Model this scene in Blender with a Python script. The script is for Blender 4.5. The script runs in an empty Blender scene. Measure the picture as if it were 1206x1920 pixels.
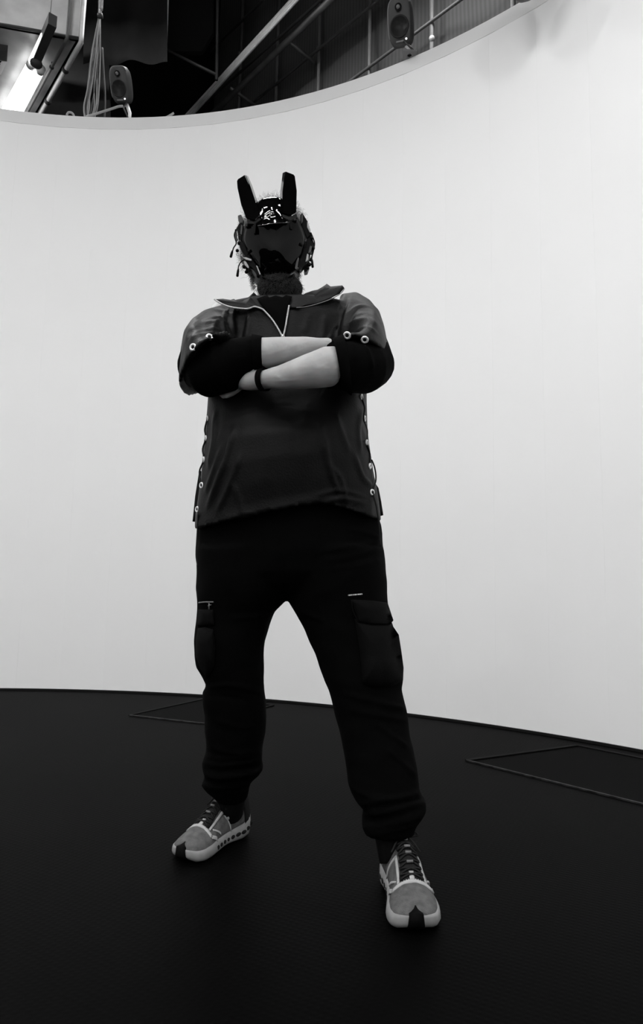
import bpy, bmesh, math, random
import numpy as np
from mathutils import Vector, Matrix, noise
random.seed(4)
S = bpy.context.scene
COL = S.collection
# ------------------------------------------------------------------ camera
F_PX, PITCH, ROLL, CAMZ = 1200.0, math.radians(7.08), math.radians(1.26), 0.70
fwd = Vector((0, math.cos(PITCH), math.sin(PITCH)))
upc = Vector((0, -math.sin(PITCH), math.cos(PITCH)))
rt = Vector((1, 0, 0))
cr, sr = math.cos(ROLL), math.sin(ROLL)
R_ = rt * cr + upc * sr
U_ = rt * -sr + upc * cr
cam_d = bpy.data.cameras.new('camera')
cam = bpy.data.objects.new('camera', cam_d)
COL.objects.link(cam)
m = Matrix.Identity(4)
for i in range(3):
    m[i][0], m[i][1], m[i][2] = R_[i], U_[i], -fwd[i]
m[2][3] = CAMZ
cam.matrix_world = m
cam_d.sensor_fit = 'VERTICAL'
cam_d.sensor_height = 36
cam_d.sensor_width = 24
cam_d.lens = F_PX / 1920 * 36
cam_d.clip_start = 0.05
S.camera = cam
# ------------------------------------------------------------------ world and exposure
w = bpy.data.worlds.new('world'); S.world = w; w.use_nodes = True
w.node_tree.nodes['Background'].inputs[0].default_value = (.02, .02, .02, 1)
w.node_tree.nodes['Background'].inputs[1].default_value = 0.3
S.view_settings.view_transform = 'Standard'
S.view_settings.look = 'None'
S.view_settings.gamma = 1
S.view_settings.use_curve_mapping = False
S.view_settings.exposure = 0.0
TUBE_POWER = 14.0       # brightness of the tube glass over the stage
LAMP_WATTS = 24.5       # light each twin-tube fixture throws down through its reflector
LAMP_Z = 4.88
# fixtures on the ceiling: x, y, rotation
FIXTURES = [(-3.4, -2.6, 0), (-1.7, -3.0, 0), (.0, -2.6, 0),
            (-4.0, -.9, 90), (-2.4, -1.6, 0), (-.9, -1.6, 0), (1.2, -.9, 90),
            (-3.4, .5, 90), (1.0, .7, 90), (-1.9, -.4, 0), (-.6, .6, 90)]

ADDED_HIGH = [(-2.8, 1.35, 0), (-4.2, 5.0, 90), (1.0, 4.7, 0), (-1.0, 5.1, 0)]      # added fixtures out of view, brightening the duct, pipe grid and beam

# ------------------------------------------------------------------ helpers
def ray(px, py):
    d = R_ * ((px - 603) / F_PX) - U_ * ((py - 960) / F_PX) + fwd
    return d
CP = Vector((0, 0, CAMZ))
def W(px, py, Y):
    d = ray(px, py); return CP + d * (Y / d.y)
def WZ(px, py, Z):
    d = ray(px, py); return CP + d * ((Z - CAMZ) / d.z)
def WP(px, py, p, n):
    d = ray(px, py); return CP + d * ((p - CP).dot(n) / d.dot(n))

def mat(name, v, rough=.7, spec=.3, bump=0, bscale=60, var=0, vscale=8, metal=0, coat=0, emit=0, stretch=None, alpha=None):
    mt = bpy.data.materials.new(name); mt.use_nodes = True
    nt = mt.node_tree; b = nt.nodes['Principled BSDF']
    b.inputs['Base Color'].default_value = (v, v, v, 1)
    b.inputs['Roughness'].default_value = rough
    b.inputs['Specular IOR Level'].default_value = spec
    b.inputs['Metallic'].default_value = metal
    b.inputs['Coat Weight'].default_value = coat
    tc = nt.nodes.new('ShaderNodeTexCoord'); mp = nt.nodes.new('ShaderNodeMapping')
    nt.links.new(tc.outputs['Object'], mp.inputs[0])
    if stretch: mp.inputs['Scale'].default_value = stretch
    if var:
        n = nt.nodes.new('ShaderNodeTexNoise'); n.inputs['Scale'].default_value = vscale
        n.inputs['Detail'].default_value = 5
        nt.links.new(mp.outputs[0], n.inputs['Vector'])
        r = nt.nodes.new('ShaderNodeMapRange')
        r.inputs['From Min'].default_value = .3; r.inputs['From Max'].default_value = .7
        r.inputs['To Min'].default_value = v * (1 - var); r.inputs['To Max'].default_value = v * (1 + var)
        nt.links.new(n.outputs[0], r.inputs[0]); nt.links.new(r.outputs[0], b.inputs['Base Color'])
    if bump:
        n2 = nt.nodes.new('ShaderNodeTexNoise'); n2.inputs['Scale'].default_value = bscale
        n2.inputs['Detail'].default_value = 4
        nt.links.new(mp.outputs[0], n2.inputs['Vector'])
        bm_ = nt.nodes.new('ShaderNodeBump'); bm_.inputs['Strength'].default_value = bump
        bm_.inputs['Distance'].default_value = .01
        nt.links.new(n2.outputs[0], bm_.inputs['Height']); nt.links.new(bm_.outputs[0], b.inputs['Normal'])
    if emit:
        b.inputs['Emission Color'].default_value = (1, 1, 1, 1); b.inputs['Emission Strength'].default_value = emit
    return mt

def link(name, me, mt, parent=None, smooth=True):
    o = bpy.data.objects.new(name, me); COL.objects.link(o)
    if mt is not None and not me.materials: me.materials.append(mt)
    if smooth: me.polygons.foreach_set('use_smooth', [True] * len(me.polygons))
    if parent is not None:
        o.parent = parent
        o.matrix_parent_inverse = parent_world(parent).inverted()
    return o
def parent_world(p):
    mw = p.matrix_basis.copy() if p.parent is None else parent_world(p.parent) @ p.matrix_parent_inverse @ p.matrix_basis
    return mw
def mesh_of(name, V, Fc):
    me = bpy.data.meshes.new(name); me.from_pydata([tuple(v) for v in V], [], Fc); me.validate(); me.update(); return me
def recalc(me):
    bm = bmesh.new(); bm.from_mesh(me); bmesh.ops.recalc_face_normals(bm, faces=bm.faces); bm.to_mesh(me); bm.free(); return me
def tag(o, label=None, cat=None, group=None, kind=None):
    if label: o['label'] = label
    if cat: o['category'] = cat
    if group: o['group'] = group
    if kind: o['kind'] = kind
    return o
def empty(name, loc, rz=0):
    o = bpy.data.objects.new(name, None); COL.objects.link(o)
    o.matrix_basis = Matrix.Translation(loc) @ Matrix.Rotation(rz, 4, 'Z'); o.empty_display_size = .1
    return o
class MB:
    def __init__(s): s.V = []; s.F = []
    def add(s, V, F):
        k = len(s.V); s.V += [Vector(v) for v in V]; s.F += [tuple(i + k for i in f) for f in F]; return s
    def loft(s, rings, cap=True, closed=True):
        n = len(rings[0]); V = [v for r in rings for v in r]; F = []
        for i in range(len(rings) - 1):
            for j in range(n if closed else n - 1):
                F.append((i*n+j, i*n+(j+1) % n, (i+1)*n+(j+1) % n, (i+1)*n+j))
        if cap:
            F.append(tuple(range(n-1, -1, -1))); F.append(tuple((len(rings)-1)*n + j for j in range(n)))
        return s.add(V, F)
    def tube(s, pts, r, n=8, cap=True, flat=1.0):
        pts = [Vector(p) for p in pts]; rs = r if isinstance(r, (list, tuple)) else [r] * len(pts)
        rings = []; prev = None
        for i, p in enumerate(pts):
            t = (pts[min(i+1, len(pts)-1)] - pts[max(i-1, 0)]).normalized()
            if prev is None:
                a = Vector((0, 0, 1)) if abs(t.z) < .9 else Vector((0, 1, 0)); a = (a - t*a.dot(t)).normalized()
            else: a = (prev - t*prev.dot(t)).normalized()
            prev = a; b = t.cross(a)
            rings.append([p + (a*math.cos(q)*flat + b*math.sin(q)) * rs[i] for q in [2*math.pi*k/n for k in range(n)]])
        return s.loft(rings, cap)
    def box(s, c, sx, sy, sz, rot=None, bev=0):
        bm = bmesh.new(); bmesh.ops.create_cube(bm, size=1)
        for v in bm.verts: v.co = Vector((v.co.x*sx, v.co.y*sy, v.co.z*sz))
        if bev: bmesh.ops.bevel(bm, geom=bm.edges[:], offset=bev, segments=2, affect='EDGES', profile=.6)
        M = Matrix.Translation(c) @ (rot.to_4x4() if rot is not None else Matrix.Identity(4))
        bm.verts.index_update()
        s.add([M @ v.co for v in bm.verts], [tuple(v.index for v in f.verts) for f in bm.faces]); bm.free(); return s
    def ball(s, c, rx, ry, rz, rot=None, u=16, v=10):
        bm = bmesh.new(); bmesh.ops.create_uvsphere(bm, u_segments=u, v_segments=v, radius=1)
        R3 = rot if rot is not None else Matrix.Identity(3); bm.verts.index_update()
        s.add([Vector(c) + R3 @ Vector((q.co.x*rx, q.co.y*ry, q.co.z*rz)) for q in bm.verts], [tuple(q.index for q in f.verts) for f in bm.faces]); bm.free(); return s
    def prism(s, front, back):
        n = len(front); V = list(front) + list(back)
        F = [tuple(range(n)), tuple(range(2*n-1, n-1, -1))] + [(i, i+n, (i+1) % n+n, (i+1) % n) for i in range(n)]
        return s.add(V, F)
    def build(s, name, mt, parent=None, smooth=True, bevel=0):
        me = recalc(mesh_of(name, s.V, s.F))
        if bevel:
            bm = bmesh.new(); bm.from_mesh(me)
            bmesh.ops.bevel(bm, geom=[e for e in bm.edges if e.is_manifold and e.calc_face_angle(0) > .5], offset=bevel, segments=2, affect='EDGES', clamp_overlap=True)
            bm.to_mesh(me); bm.free()
        o = link(name, me, mt, parent, smooth)
        return o
def bez(pts, n=8):
    """Catmull-Rom through 3-D points"""
    pts = [Vector(p) for p in pts]; out = []
    for i in range(len(pts) - 1):
        p0 = pts[max(i-1, 0)]; p1 = pts[i]; p2 = pts[i+1]; p3 = pts[min(i+2, len(pts)-1)]
        for k in range(n):
            t = k / n
            out.append(.5*((2*p1) + (p2-p0)*t + (2*p0-5*p1+4*p2-p3)*t*t + (3*p1-p0-3*p2+p3)*t**3))
    out.append(pts[-1]); return out
def ring(A, B, Fp, n=36, e=1.0):
    """ring through the side points A, B with front point Fp (or a depth radius)"""
    c = (A + B) / 2; u = (A - B) / 2
    v = Vector((0, -Fp, 0)) if not isinstance(Fp, Vector) else Fp - c
    out = []
    for k in range(n):
        q = 2*math.pi*k/n; cc, ss = math.cos(q), math.sin(q)
        out.append(c + u*math.copysign(abs(cc)**e, cc) + v*math.copysign(abs(ss)**e, ss))
    return out
def remeshed(name, mb, voxel, mt, parent=None, smooth_it=6, disp=None, hook=None):
    me = recalc(mesh_of(name, mb.V, mb.F))
    o = bpy.data.objects.new('tmp', me); COL.objects.link(o)
    md = o.modifiers.new('r', 'REMESH'); md.mode = 'VOXEL'; md.voxel_size = voxel; md.use_smooth_shade = True
    sm = o.modifiers.new('s', 'SMOOTH'); sm.iterations = smooth_it; sm.factor = .5
    dg = bpy.context.evaluated_depsgraph_get()
    me2 = bpy.data.meshes.new_from_object(o.evaluated_get(dg))
    bpy.data.objects.remove(o)
    me2.name = name
    if disp:
        n = len(me2.vertices)
        co = np.empty(n*3); me2.vertices.foreach_get('co', co); co = co.reshape(-1, 3)
        no = np.empty(n*3); me2.vertices.foreach_get('normal', no); no = no.reshape(-1, 3)
        co = co + no * disp(co, no)[:, None]
        me2.vertices.foreach_set('co', co.ravel()); me2.update()
    me2.materials.clear()
    return link(name, me2, mt, parent)
def fold_field(strokes, wr=0.0, wscale=9, seed=0, squash=(1, 1, 1)):
    """strokes: (list of 3-D points, width, height); wrinkle noise on top"""
    def f(co, no):
        d = np.zeros(len(co))
        for pts, wd, h in strokes:
            P = np.array([list(p) for p in pts]); best = np.full(len(co), 1e9)
            for a, b in zip(P[:-1], P[1:]):
                ab = b - a; t = np.clip(((co - a) @ ab) / (ab @ ab), 0, 1)
                best = np.minimum(best, np.linalg.norm(co - (a + t[:, None]*ab), axis=1))
            d += h * np.exp(-(best/wd)**2)
        if wr:
            for i in range(len(co)):
                p = co[i]
                q = Vector((p[0]*wscale*squash[0] + seed, p[1]*wscale*squash[1], p[2]*wscale*squash[2]))
                d[i] += wr * ((1 - abs(noise.noise(q))*2.4)**1 * .6 + noise.noise(q*2.3)*.5)
        return d
    return f
def cloth_folds(strokes, wr=0.0, wscale=9, seed=0, squash=(1, 1, 1)):
    """creases: (list of (px, py), width in px, height in m); each runs over the cloth along that line of sight, front side only"""
    base = fold_field([], wr, wscale, seed, squash)
    def f(co, no):
        d = base(co, no)
        rel = co - np.array([0, 0, CAMZ])
        xx = rel @ np.array(list(R_)); yy = rel @ np.array(list(U_)); zz = rel @ np.array(list(fwd))
        P = np.stack([603 + F_PX*xx/zz, 960 - F_PX*yy/zz], 1)
        face = np.clip(-(no * rel).sum(1) / np.linalg.norm(rel, axis=1) * 2.2, 0, 1)
        for pts, wd, h in strokes:
            q = bez([Vector((a_[0], a_[1], 0)) for a_ in pts], 5); Q = np.array([[v.x, v.y] for v in q]); n = len(Q)
            best = np.full(len(co), 1e9); tt = np.zeros(len(co))
            for i in range(n-1):
                a, c = Q[i], Q[i+1]; ab = c - a; L2 = ab @ ab
                if L2 < 1e-9: continue
                t = np.clip(((P - a) @ ab) / L2, 0, 1); dist = np.linalg.norm(P - (a + t[:, None]*ab), axis=1)
                m_ = dist < best; best[m_] = dist[m_]; tt[m_] = (i + t[m_]) / (n-1)
            d += h * np.exp(-(best/wd)**2) * face * np.minimum(1, np.minimum(tt, 1-tt)*4 + .15)
        return d
    return f
def px_patch(outline, center, thick, nr=7, bulge=0.0, powr=2.0, fn=W):
    """closed shell: outline [(px,py,Y)], swelling towards the centre"""
    pts = []
    m_ = len(outline)
    for i in range(m_):
        a = outline[i]; b = outline[(i+1) % m_]
        k = max(1, int(math.hypot(a[0]-b[0], a[1]-b[1]) / 5))
        for j in range(k): pts.append(tuple(a[q] + (b[q]-a[q])*j/k for q in range(3)))
    n = len(pts); V = []; F = []
    for side in (0, 1):
        base = len(V)
        for r in range(nr):
            q = 1 - r / nr
            for p in pts:
                lx = center[0] + (p[0]-center[0])*q; ly = center[1] + (p[1]-center[1])*q
                Yd = center[2] + (p[2]-center[2])*q**powr
                V.append(fn(lx, ly, Yd + (thick if side else 0) * (1 if r > 0 else .5) * 1))
        V.append(fn(center[0], center[1], center[2] + (thick if side else 0)))
        for r in range(nr-1):
            for j in range(n): F.append((base+r*n+j, base+r*n+(j+1) % n, base+(r+1)*n+(j+1) % n, base+(r+1)*n+j))
        c = base + nr*n
        for j in range(n): F.append((base+(nr-1)*n+j, base+(nr-1)*n+(j+1) % n, c))
    off = nr*n + 1
    for j in range(n): F.append((j, (j+1) % n, off+(j+1) % n, off+j))
    mb = MB(); mb.V = V; mb.F = F; return mb

# ------------------------------------------------------------------ materials
M = dict(
    drape=mat('black_drape', .022, .95, .05, var=.25, vscale=2), drape2=mat('dark_grey_drape', .045, .95, .05, var=.4, vscale=1.5),
    cyc=mat('white_stage_wall', .88, .85, .15, var=.015, vscale=.8),
    rim=mat('rim_band', .74, .8, .2, var=.02, vscale=3),
    black=mat('black_paint', .006, .8, .2), blackwall=mat('black_wall', .012, .9, .15, var=.3, vscale=1.2),
    edge=mat('black_edging', .004, .6, .2),
    steel=mat('dark_steel_tube', .16, .45, .4, metal=.3, var=.2, vscale=6),
    steel2=mat('grey_steel', .15, .45, .5, metal=.15, var=.2, vscale=6),
    alu=mat('brushed_aluminium', .85, .45, .5, metal=.15, var=.1, vscale=14),
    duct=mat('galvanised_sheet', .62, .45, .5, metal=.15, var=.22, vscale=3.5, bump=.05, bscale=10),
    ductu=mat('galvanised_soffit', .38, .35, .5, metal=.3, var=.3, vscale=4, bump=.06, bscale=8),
    dark=mat('dark_plastic', .035, .5, .4), spk=mat('speaker_grey', .045, .5, .35, bump=.03, bscale=300),
    spke=mat('speaker_edge', .16, .5, .4), cone=mat('speaker_cone', .012, .6, .3),
    cable=mat('pale_cable', .30, .6, .3), cabled=mat('dark_cable', .10, .6, .3),
    housing=mat('lamp_housing', .6, .5, .3), paper=mat('white_sticker', .7, .7, .2),
    jacket=mat('black_nylon', .0020, .5, .12, bump=.12, bscale=220), zipm=mat('zip_teeth', .48, .35, .5, metal=.5, bump=.5, bscale=500),
    tee=mat('black_jersey', .0018, .95, .03, bump=.1, bscale=300), pants=mat('black_cotton', .0012, .9, .04, bump=.12, bscale=300),
    pocket=mat('black_cotton_pocket', .0026, .85, .06, bump=.12, bscale=300),
    chrome=mat('eyelet_metal', .75, .3, .6, metal=.2), lacecord=mat('black_cord', .01, .7, .2),
    hair=mat('greying_hair', .10, .6, .3), beard=mat('grey_beard', .05, .7, .15), beardb=mat('beard_base', .018, .9, .1, bump=.6, bscale=150, var=.6, vscale=60),
    gloss=mat('gloss_black', .0015, .06, .5, coat=.6), visor=mat('smoked_visor', .0010, .04, .17),
    visrim=mat('visor_rim', .014, .4, .15), mech=mat('satin_black_plastic', .0015, .4, .10),
    mechg=mat('grey_plastic', .07, .45, .4), clip=mat('pale_clip', .45, .4, .4),
    solem=mat('pale_foam_sole', .24, .8, .2, var=.12, vscale=40), mesh1=mat('grey_knit_upper', .10, .85, .15, bump=.4, bscale=500, var=.25, vscale=60),
    over=mat('pale_overlay', .36, .6, .25, var=.1, vscale=60), knit=mat('dark_knit', .012, .85, .15, bump=.3, bscale=400),
    rubber=mat('dark_rubber', .002, .7, .06), lace=mat('dark_lace', .010, .8, .2), laceg=mat('grey_lace', .14, .8, .2),
    sock=mat('black_sock', .004, .95, .1),
)
# skin with a soft mottling
M['skin'] = mat('skin', .34, .55, .35, var=.10, vscale=22, bump=.08, bscale=90)
b = M['skin'].node_tree.nodes['Principled BSDF']
b.inputs['Subsurface Weight'].default_value = .08
# rubber floor with a fine diagonal weave
fm = bpy.data.materials.new('ribbed_rubber_floor'); fm.use_nodes = True
nt = fm.node_tree; b = nt.nodes['Principled BSDF']
tc = nt.nodes.new('ShaderNodeTexCoord'); mp = nt.nodes.new('ShaderNodeMapping'); mp.inputs['Rotation'].default_value = (0, 0, math.radians(28))
nt.links.new(tc.outputs['Object'], mp.inputs[0])
wv = nt.nodes.new('ShaderNodeTexWave'); wv.inputs['Scale'].default_value = 22; wv.inputs['Distortion'].default_value = .6; wv.inputs['Detail'].default_value = 1
wv2 = nt.nodes.new('ShaderNodeTexWave'); wv2.bands_direction = 'Y'; wv2.inputs['Scale'].default_value = 22; wv2.inputs['Distortion'].default_value = .6
nz = nt.nodes.new('ShaderNodeTexNoise'); nz.inputs['Scale'].default_value = 1.6; nz.inputs['Detail'].default_value = 6
nt.links.new(mp.outputs[0], wv.inputs['Vector']); nt.links.new(mp.outputs[0], wv2.inputs['Vector']); nt.links.new(mp.outputs[0], nz.inputs['Vector'])
mx = nt.nodes.new('ShaderNodeMath'); mx.operation = 'MULTIPLY'; nt.links.new(wv.outputs[1], mx.inputs[0]); nt.links.new(wv2.outputs[1], mx.inputs[1])
bp = nt.nodes.new('ShaderNodeBump'); bp.inputs['Strength'].default_value = .10; bp.inputs['Distance'].default_value = .004
nt.links.new(mx.outputs[0], bp.inputs['Height']); nt.links.new(bp.outputs[0], b.inputs['Normal'])
mr = nt.nodes.new('ShaderNodeMapRange'); mr.inputs['From Min'].default_value = .3; mr.inputs['From Max'].default_value = .7
mr.inputs['To Min'].default_value = .0004; mr.inputs['To Max'].default_value = .0013
nt.links.new(nz.outputs[0], mr.inputs[0]); nt.links.new(mr.outputs[0], b.inputs['Base Color'])
b.inputs['Roughness'].default_value = .55; b.inputs['Specular IOR Level'].default_value = .02
M['floor'] = fm
# woven backing of the pipe grid: fine vertical ribs
gm = mat('black_ribbed_cloth', .07, .85, .2)
nt = gm.node_tree; b = nt.nodes['Principled BSDF']
tc = nt.nodes.new('ShaderNodeTexCoord'); wv = nt.nodes.new('ShaderNodeTexWave'); wv.inputs['Scale'].default_value = 9; wv.inputs['Distortion'].default_value = .2
nt.links.new(tc.outputs['Object'], wv.inputs['Vector'])
mr = nt.nodes.new('ShaderNodeMapRange'); mr.inputs['To Min'].default_value = .065; mr.inputs['To Max'].default_value = .085
nt.links.new(wv.outputs[1], mr.inputs[0]); nt.links.new(mr.outputs[0], b.inputs['Base Color'])
bp = nt.nodes.new('ShaderNodeBump'); bp.inputs['Strength'].default_value = .12; bp.inputs['Distance'].default_value = .01
nt.links.new(wv.outputs[1], bp.inputs['Height']); nt.links.new(bp.outputs[0], b.inputs['Normal'])
M['cloth'] = gm

# ------------------------------------------------------------------ structure
CX, CY, CR = -1.688, 0.047, 4.376
Z_RIM, Z_LOW = 4.206, 4.110
XL, XR, YN, YF, ZC = -9.0, 7.5, -7.0, 9.5, 10.2
def slab(name, c, sx, sy, sz, mt, label):
    o = MB().box(Vector((0, 0, 0)), sx, sy, sz).build(name, mt, smooth=False); o.location = c
    return tag(o, label, kind='structure')
flo = slab('floor', ((XL+XR)/2, (YN+YF)/2, -.05), XR-XL+.4, YF-YN+.4, .1, M['floor'], 'black ribbed rubber stage floor')
slab('ceiling', ((XL+XR)/2, (YN+YF)/2, ZC+.05), XR-XL+.4, YF-YN+.4, .1, M['black'], 'black ceiling of the hall')
slab('wall_left', (XL-.05, (YN+YF)/2, ZC/2), .1, YF-YN+.2, ZC, M['blackwall'], 'black hall wall on the left')
slab('wall_right', (XR+.05, (YN+YF)/2, ZC/2), .1, YF-YN+.2, ZC, M['blackwall'], 'black hall wall on the right')
slab('wall_far', ((XL+XR)/2, YF+.05, ZC/2), XR-XL, .1, ZC, M['blackwall'], 'black hall wall beyond the white stage wall')
slab('wall_near', ((XL+XR)/2, YN-.05, ZC/2), XR-XL, .1, ZC, M['blackwall'], 'black hall wall behind the stage')

def arc_pt(a, r, z): return Vector((CX + r*math.cos(a), CY + r*math.sin(a), z))
wall = empty('wall_back', (CX, CY, 0)); tag(wall, 'tall curved white wall wrapping around the dark stage floor', kind='structure')
STEP = math.radians(3.79); A0 = math.radians(64.12)
def panel_mesh():
    # slightly flattened strip; each one meets the next in a fine recessed joint
    nn = 6; zs = [0.012, .6, 1.4, 2.2, 3.0, 3.6, Z_LOW+.001]; rings = []
    for z in zs:
        # the boards flatten out towards the top, where the joints show
        k = max(0.0, min(1.0, (z-1.4)/2.0))
        rr = []
        for j in range(nn+1):
            a = STEP*(j/nn) - STEP/2; e = abs(j/nn-.5)*2
            flat = CR*math.cos(STEP/2)/math.cos(a)
            r = CR*(1-k*.75) + (flat+.0005)*(k*.75)
            a2 = a*(.9992)
            if e > .99: r += .0005*k
            rr.append(Vector((r*math.cos(a2), r*math.sin(a2), z)))
        for j in range(nn, -1, -1):
            a = STEP*(j/nn) - STEP/2
            rr.append(Vector(((CR+.03)*math.cos(a), (CR+.03)*math.sin(a), z)))
        rings.append(rr)
    mb = MB().loft(rings, True); return recalc(mesh_of('panel', mb.V, mb.F))
pm = panel_mesh(); pm.materials.append(M['cyc'])
pm.polygons.foreach_set('use_smooth', [True]*len(pm.polygons))
for p in pm.polygons:
    if abs(p.normal.z) > .5: p.use_smooth = False
pm.set_sharp_from_angle(angle=math.radians(20))
for k in range(-40, 55):
    a = A0 + STEP*(k+.5)
    o = bpy.data.objects.new('panel', pm); COL.objects.link(o); o.parent = wall
    o.rotation_euler.z = a
def arc_band(a0, a1, r0, r1, z0, z1, n=160):
    rings = []
    for i in range(n+1):
        a = a0 + (a1-a0)*i/n
        rings.append([arc_pt(a, r0, z0), arc_pt(a, r0, z1), arc_pt(a, r1, z1), arc_pt(a, r1, z0)])
    return MB().loft(rings, True)
AA, AB = A0 - STEP*40, A0 + STEP*54.9
rim = arc_band(AA, AB, CR-.003, CR+.10, Z_LOW, Z_RIM, 200).build('trim_1', M['rim'], smooth=False)
tag(rim, 'pale grey band capping the curved white wall', kind='structure')
bb = arc_band(AA, AB, CR-.012, CR+.0, 0, .012, 200).build('baseboard_back', M['edge'], smooth=False)
tag(bb, 'thin black strip where the white wall meets the floor', kind='structure')

# floor hatches
def hatch(A, B, E, label, name='floor_hatch', ext=1.5):
    A = WZ(*A, 0); B = WZ(*B, 0); E = WZ(*E, 0)
    u = (B-A); v = (E-A)*ext
    t = empty(name, (A.x, A.y, 0)); tag(t, label, 'hatch', 'flush hatches in the stage floor')
    th = .004
    def bar(p, q, wd, h): 
        d = (q-p).normalized(); n_ = Vector((-d.y, d.x, 0))*wd/2
        f = [p+n_, q+n_, q-n_, p-n_]; return MB().prism([x+Vector((0, 0, h)) for x in f], [x+Vector((0, 0, .0005)) for x in f])
    C_ = A+u+v; D = A+v
    pl = [A+u*.02+v*.02, A+u*.98+v*.02, A+u*.98+v*.98, A+u*.02+v*.98]
    MB().prism([x+Vector((0, 0, .002)) for x in pl], [x+Vector((0, 0, .0005)) for x in pl]).build('cover', M['hatch'], t, smooth=False)
    for p, q, mt in ((A, B, 'frame'), (B, C_, 'frame'), (C_, D, 'frame'), (D, A, 'frame2')):
        bar(p, q, .018 if mt == 'frame' else .010, .006).build('frame', M['hframe'] if mt == 'frame' else M['hframe2'], t, smooth=False)
    return t
hm = mat('grated_cover', .004, .7, .02)
nt = hm.node_tree; b = nt.nodes['Principled BSDF']; tc = nt.nodes.new('ShaderNodeTexCoord')
ck = nt.nodes.new('ShaderNodeTexBrick'); ck.inputs['Scale'].default_value = 40; ck.offset = 0
ck.inputs['Color1'].default_value = (.0012, .0012, .0012, 1); ck.inputs['Color2'].default_value = (.0012, .0012, .0012, 1); ck.inputs['Mortar'].default_value = (.006, .006, .006, 1)
ck.inputs['Mortar Size'].default_value = .03
nt.links.new(tc.outputs['Object'], ck.inputs['Vector']); nt.links.new(ck.outputs[0], b.inputs['Base Color'])
M['hatch'] = hm; M['hframe'] = mat('hatch_frame', .0035, .6, .05); M['hframe2'] = mat('worn_hatch_edge', .02, .5, .1, var=.8, vscale=30)
hatch((875, 1427), (1082, 1399), (1200, 1508), 'grated rectangular hatch set in the floor at the right edge of the stage')
hatch((243, 1342), (385, 1311), (385, 1358), 'plain rectangular hatch in the floor behind the left legs', ext=1.0)

# ------------------------------------------------------------------ lamps over the stage
def lamp_fixture():
    t = empty('tube_light', (0, 0, 0))
    MB().box(Vector((0, 0, .03)), 1.3, .16, .05, bev=.008).build('housing', M['housing'], t, smooth=False)
    for s in (-1, 1):
        MB().tube([(-.6, s*.045, -.02), (.6, s*.045, -.02)], .016, 10).build('tube', M['tube'], t)
        MB().box(Vector((s*.62, 0, -.01)), .03, .14, .05, bev=.004).build('end_cap', M['housing'], t, smooth=False)
    for s in (-.45, .45):
        MB().tube([(s, 0, .05), (s, 0, ZC-LAMP_Z)], .006, 6).build('hanger', M['steel'], t)
    ld = bpy.data.lights.new('tube_glow', 'AREA'); ld.shape = 'RECTANGLE'; ld.size = 1.2; ld.size_y = .14; ld.energy = LAMP_WATTS
    lo = bpy.data.objects.new('tube_glow', ld); COL.objects.link(lo); lo.parent = t; lo.location = (0, 0, -.045)
    return t
M['tube'] = mat('lit_tube', .8, .5, .3, emit=TUBE_POWER)
def copy_tree(o, parent=None):
    c = o.copy(); COL.objects.link(c); c.parent = parent
    for ch in [x for x in list(bpy.data.objects) if x.parent == o]: copy_tree(ch, c)
    return c
fx = lamp_fixture()
for i, (x, y, r) in enumerate(FIXTURES + ADDED_HIGH):
    o = fx if i == 0 else copy_tree(fx)
    o.location = (x, y, LAMP_Z if i < len(FIXTURES) else 7.2); o.rotation_euler = (0, 0, math.radians(r))
    if i < len(FIXTURES): tag(o, 'twin fluorescent tube light hanging over the stage above the view', 'light', 'tube lights over the stage')
    else:
        tag(o, 'added unseen twin tube light brightening the fittings above the white wall', 'light', 'added tube lights under the hall ceiling')
        for ch in [x_ for x_ in bpy.data.objects if x_.parent == o]:
            if ch.name.startswith('hanger'): ch.scale = (1, 1, (ZC-7.2)/(ZC-LAMP_Z))
            if ch.type == 'LIGHT': ch.data = ch.data.copy(); ch.data.energy = (50.0, 185.0, 45.0, 70.0)[i-len(FIXTURES)]

# ------------------------------------------------------------------ galvanised duct and its fittings (upper left)
ZD = 5.25
t = empty('air_duct', WZ(60, 90, ZD)); tag(t, 'big galvanised sheet metal duct running above the wall at upper left', 'duct')
def zline(p, q, z): return WZ(*p, z), WZ(*q, z)
E0, E1 = WZ(-90, 33, ZD), WZ(155, 77, ZD)
F0, F1 = WZ(75, 213, ZD), WZ(151, 82, ZD)
dirn = (F0 - F1).normalized()          # the receding direction of everything under the duct
back = dirn * 3.4
H = Vector((0, 0, 1.6))
G0, G1 = E0, E1
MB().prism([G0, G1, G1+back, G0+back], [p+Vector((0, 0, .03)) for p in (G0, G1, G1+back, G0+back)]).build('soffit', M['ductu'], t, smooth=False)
fr = (G1-G0).normalized(); nrm = Vector((-fr.y, fr.x, 0));
if nrm.y > 0: nrm = -nrm
def face_pt(px, py, off=0): return WP(px, py, G0 + nrm*off, nrm)
xs = [-90, 91, 129, 148]
for a, bx in zip(xs[:-1], xs[1:]):
    def at_edge(px): 
        k = (px - (-90))/(155+90); return G0 + (G1-G0)*k
    p, q = at_edge(a), at_edge(bx - 1.5)
    fr_ = [p+nrm*.012, q+nrm*.012, q+nrm*.012+H, p+nrm*.012+H]
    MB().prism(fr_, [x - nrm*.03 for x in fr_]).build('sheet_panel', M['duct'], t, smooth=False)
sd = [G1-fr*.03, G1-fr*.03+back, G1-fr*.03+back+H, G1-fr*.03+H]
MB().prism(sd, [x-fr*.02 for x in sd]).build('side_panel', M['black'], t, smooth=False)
MB().tube([G0+nrm*.02, G1+nrm*.02], .014, 6).build('edge_flange', M['dark'], t)
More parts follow.
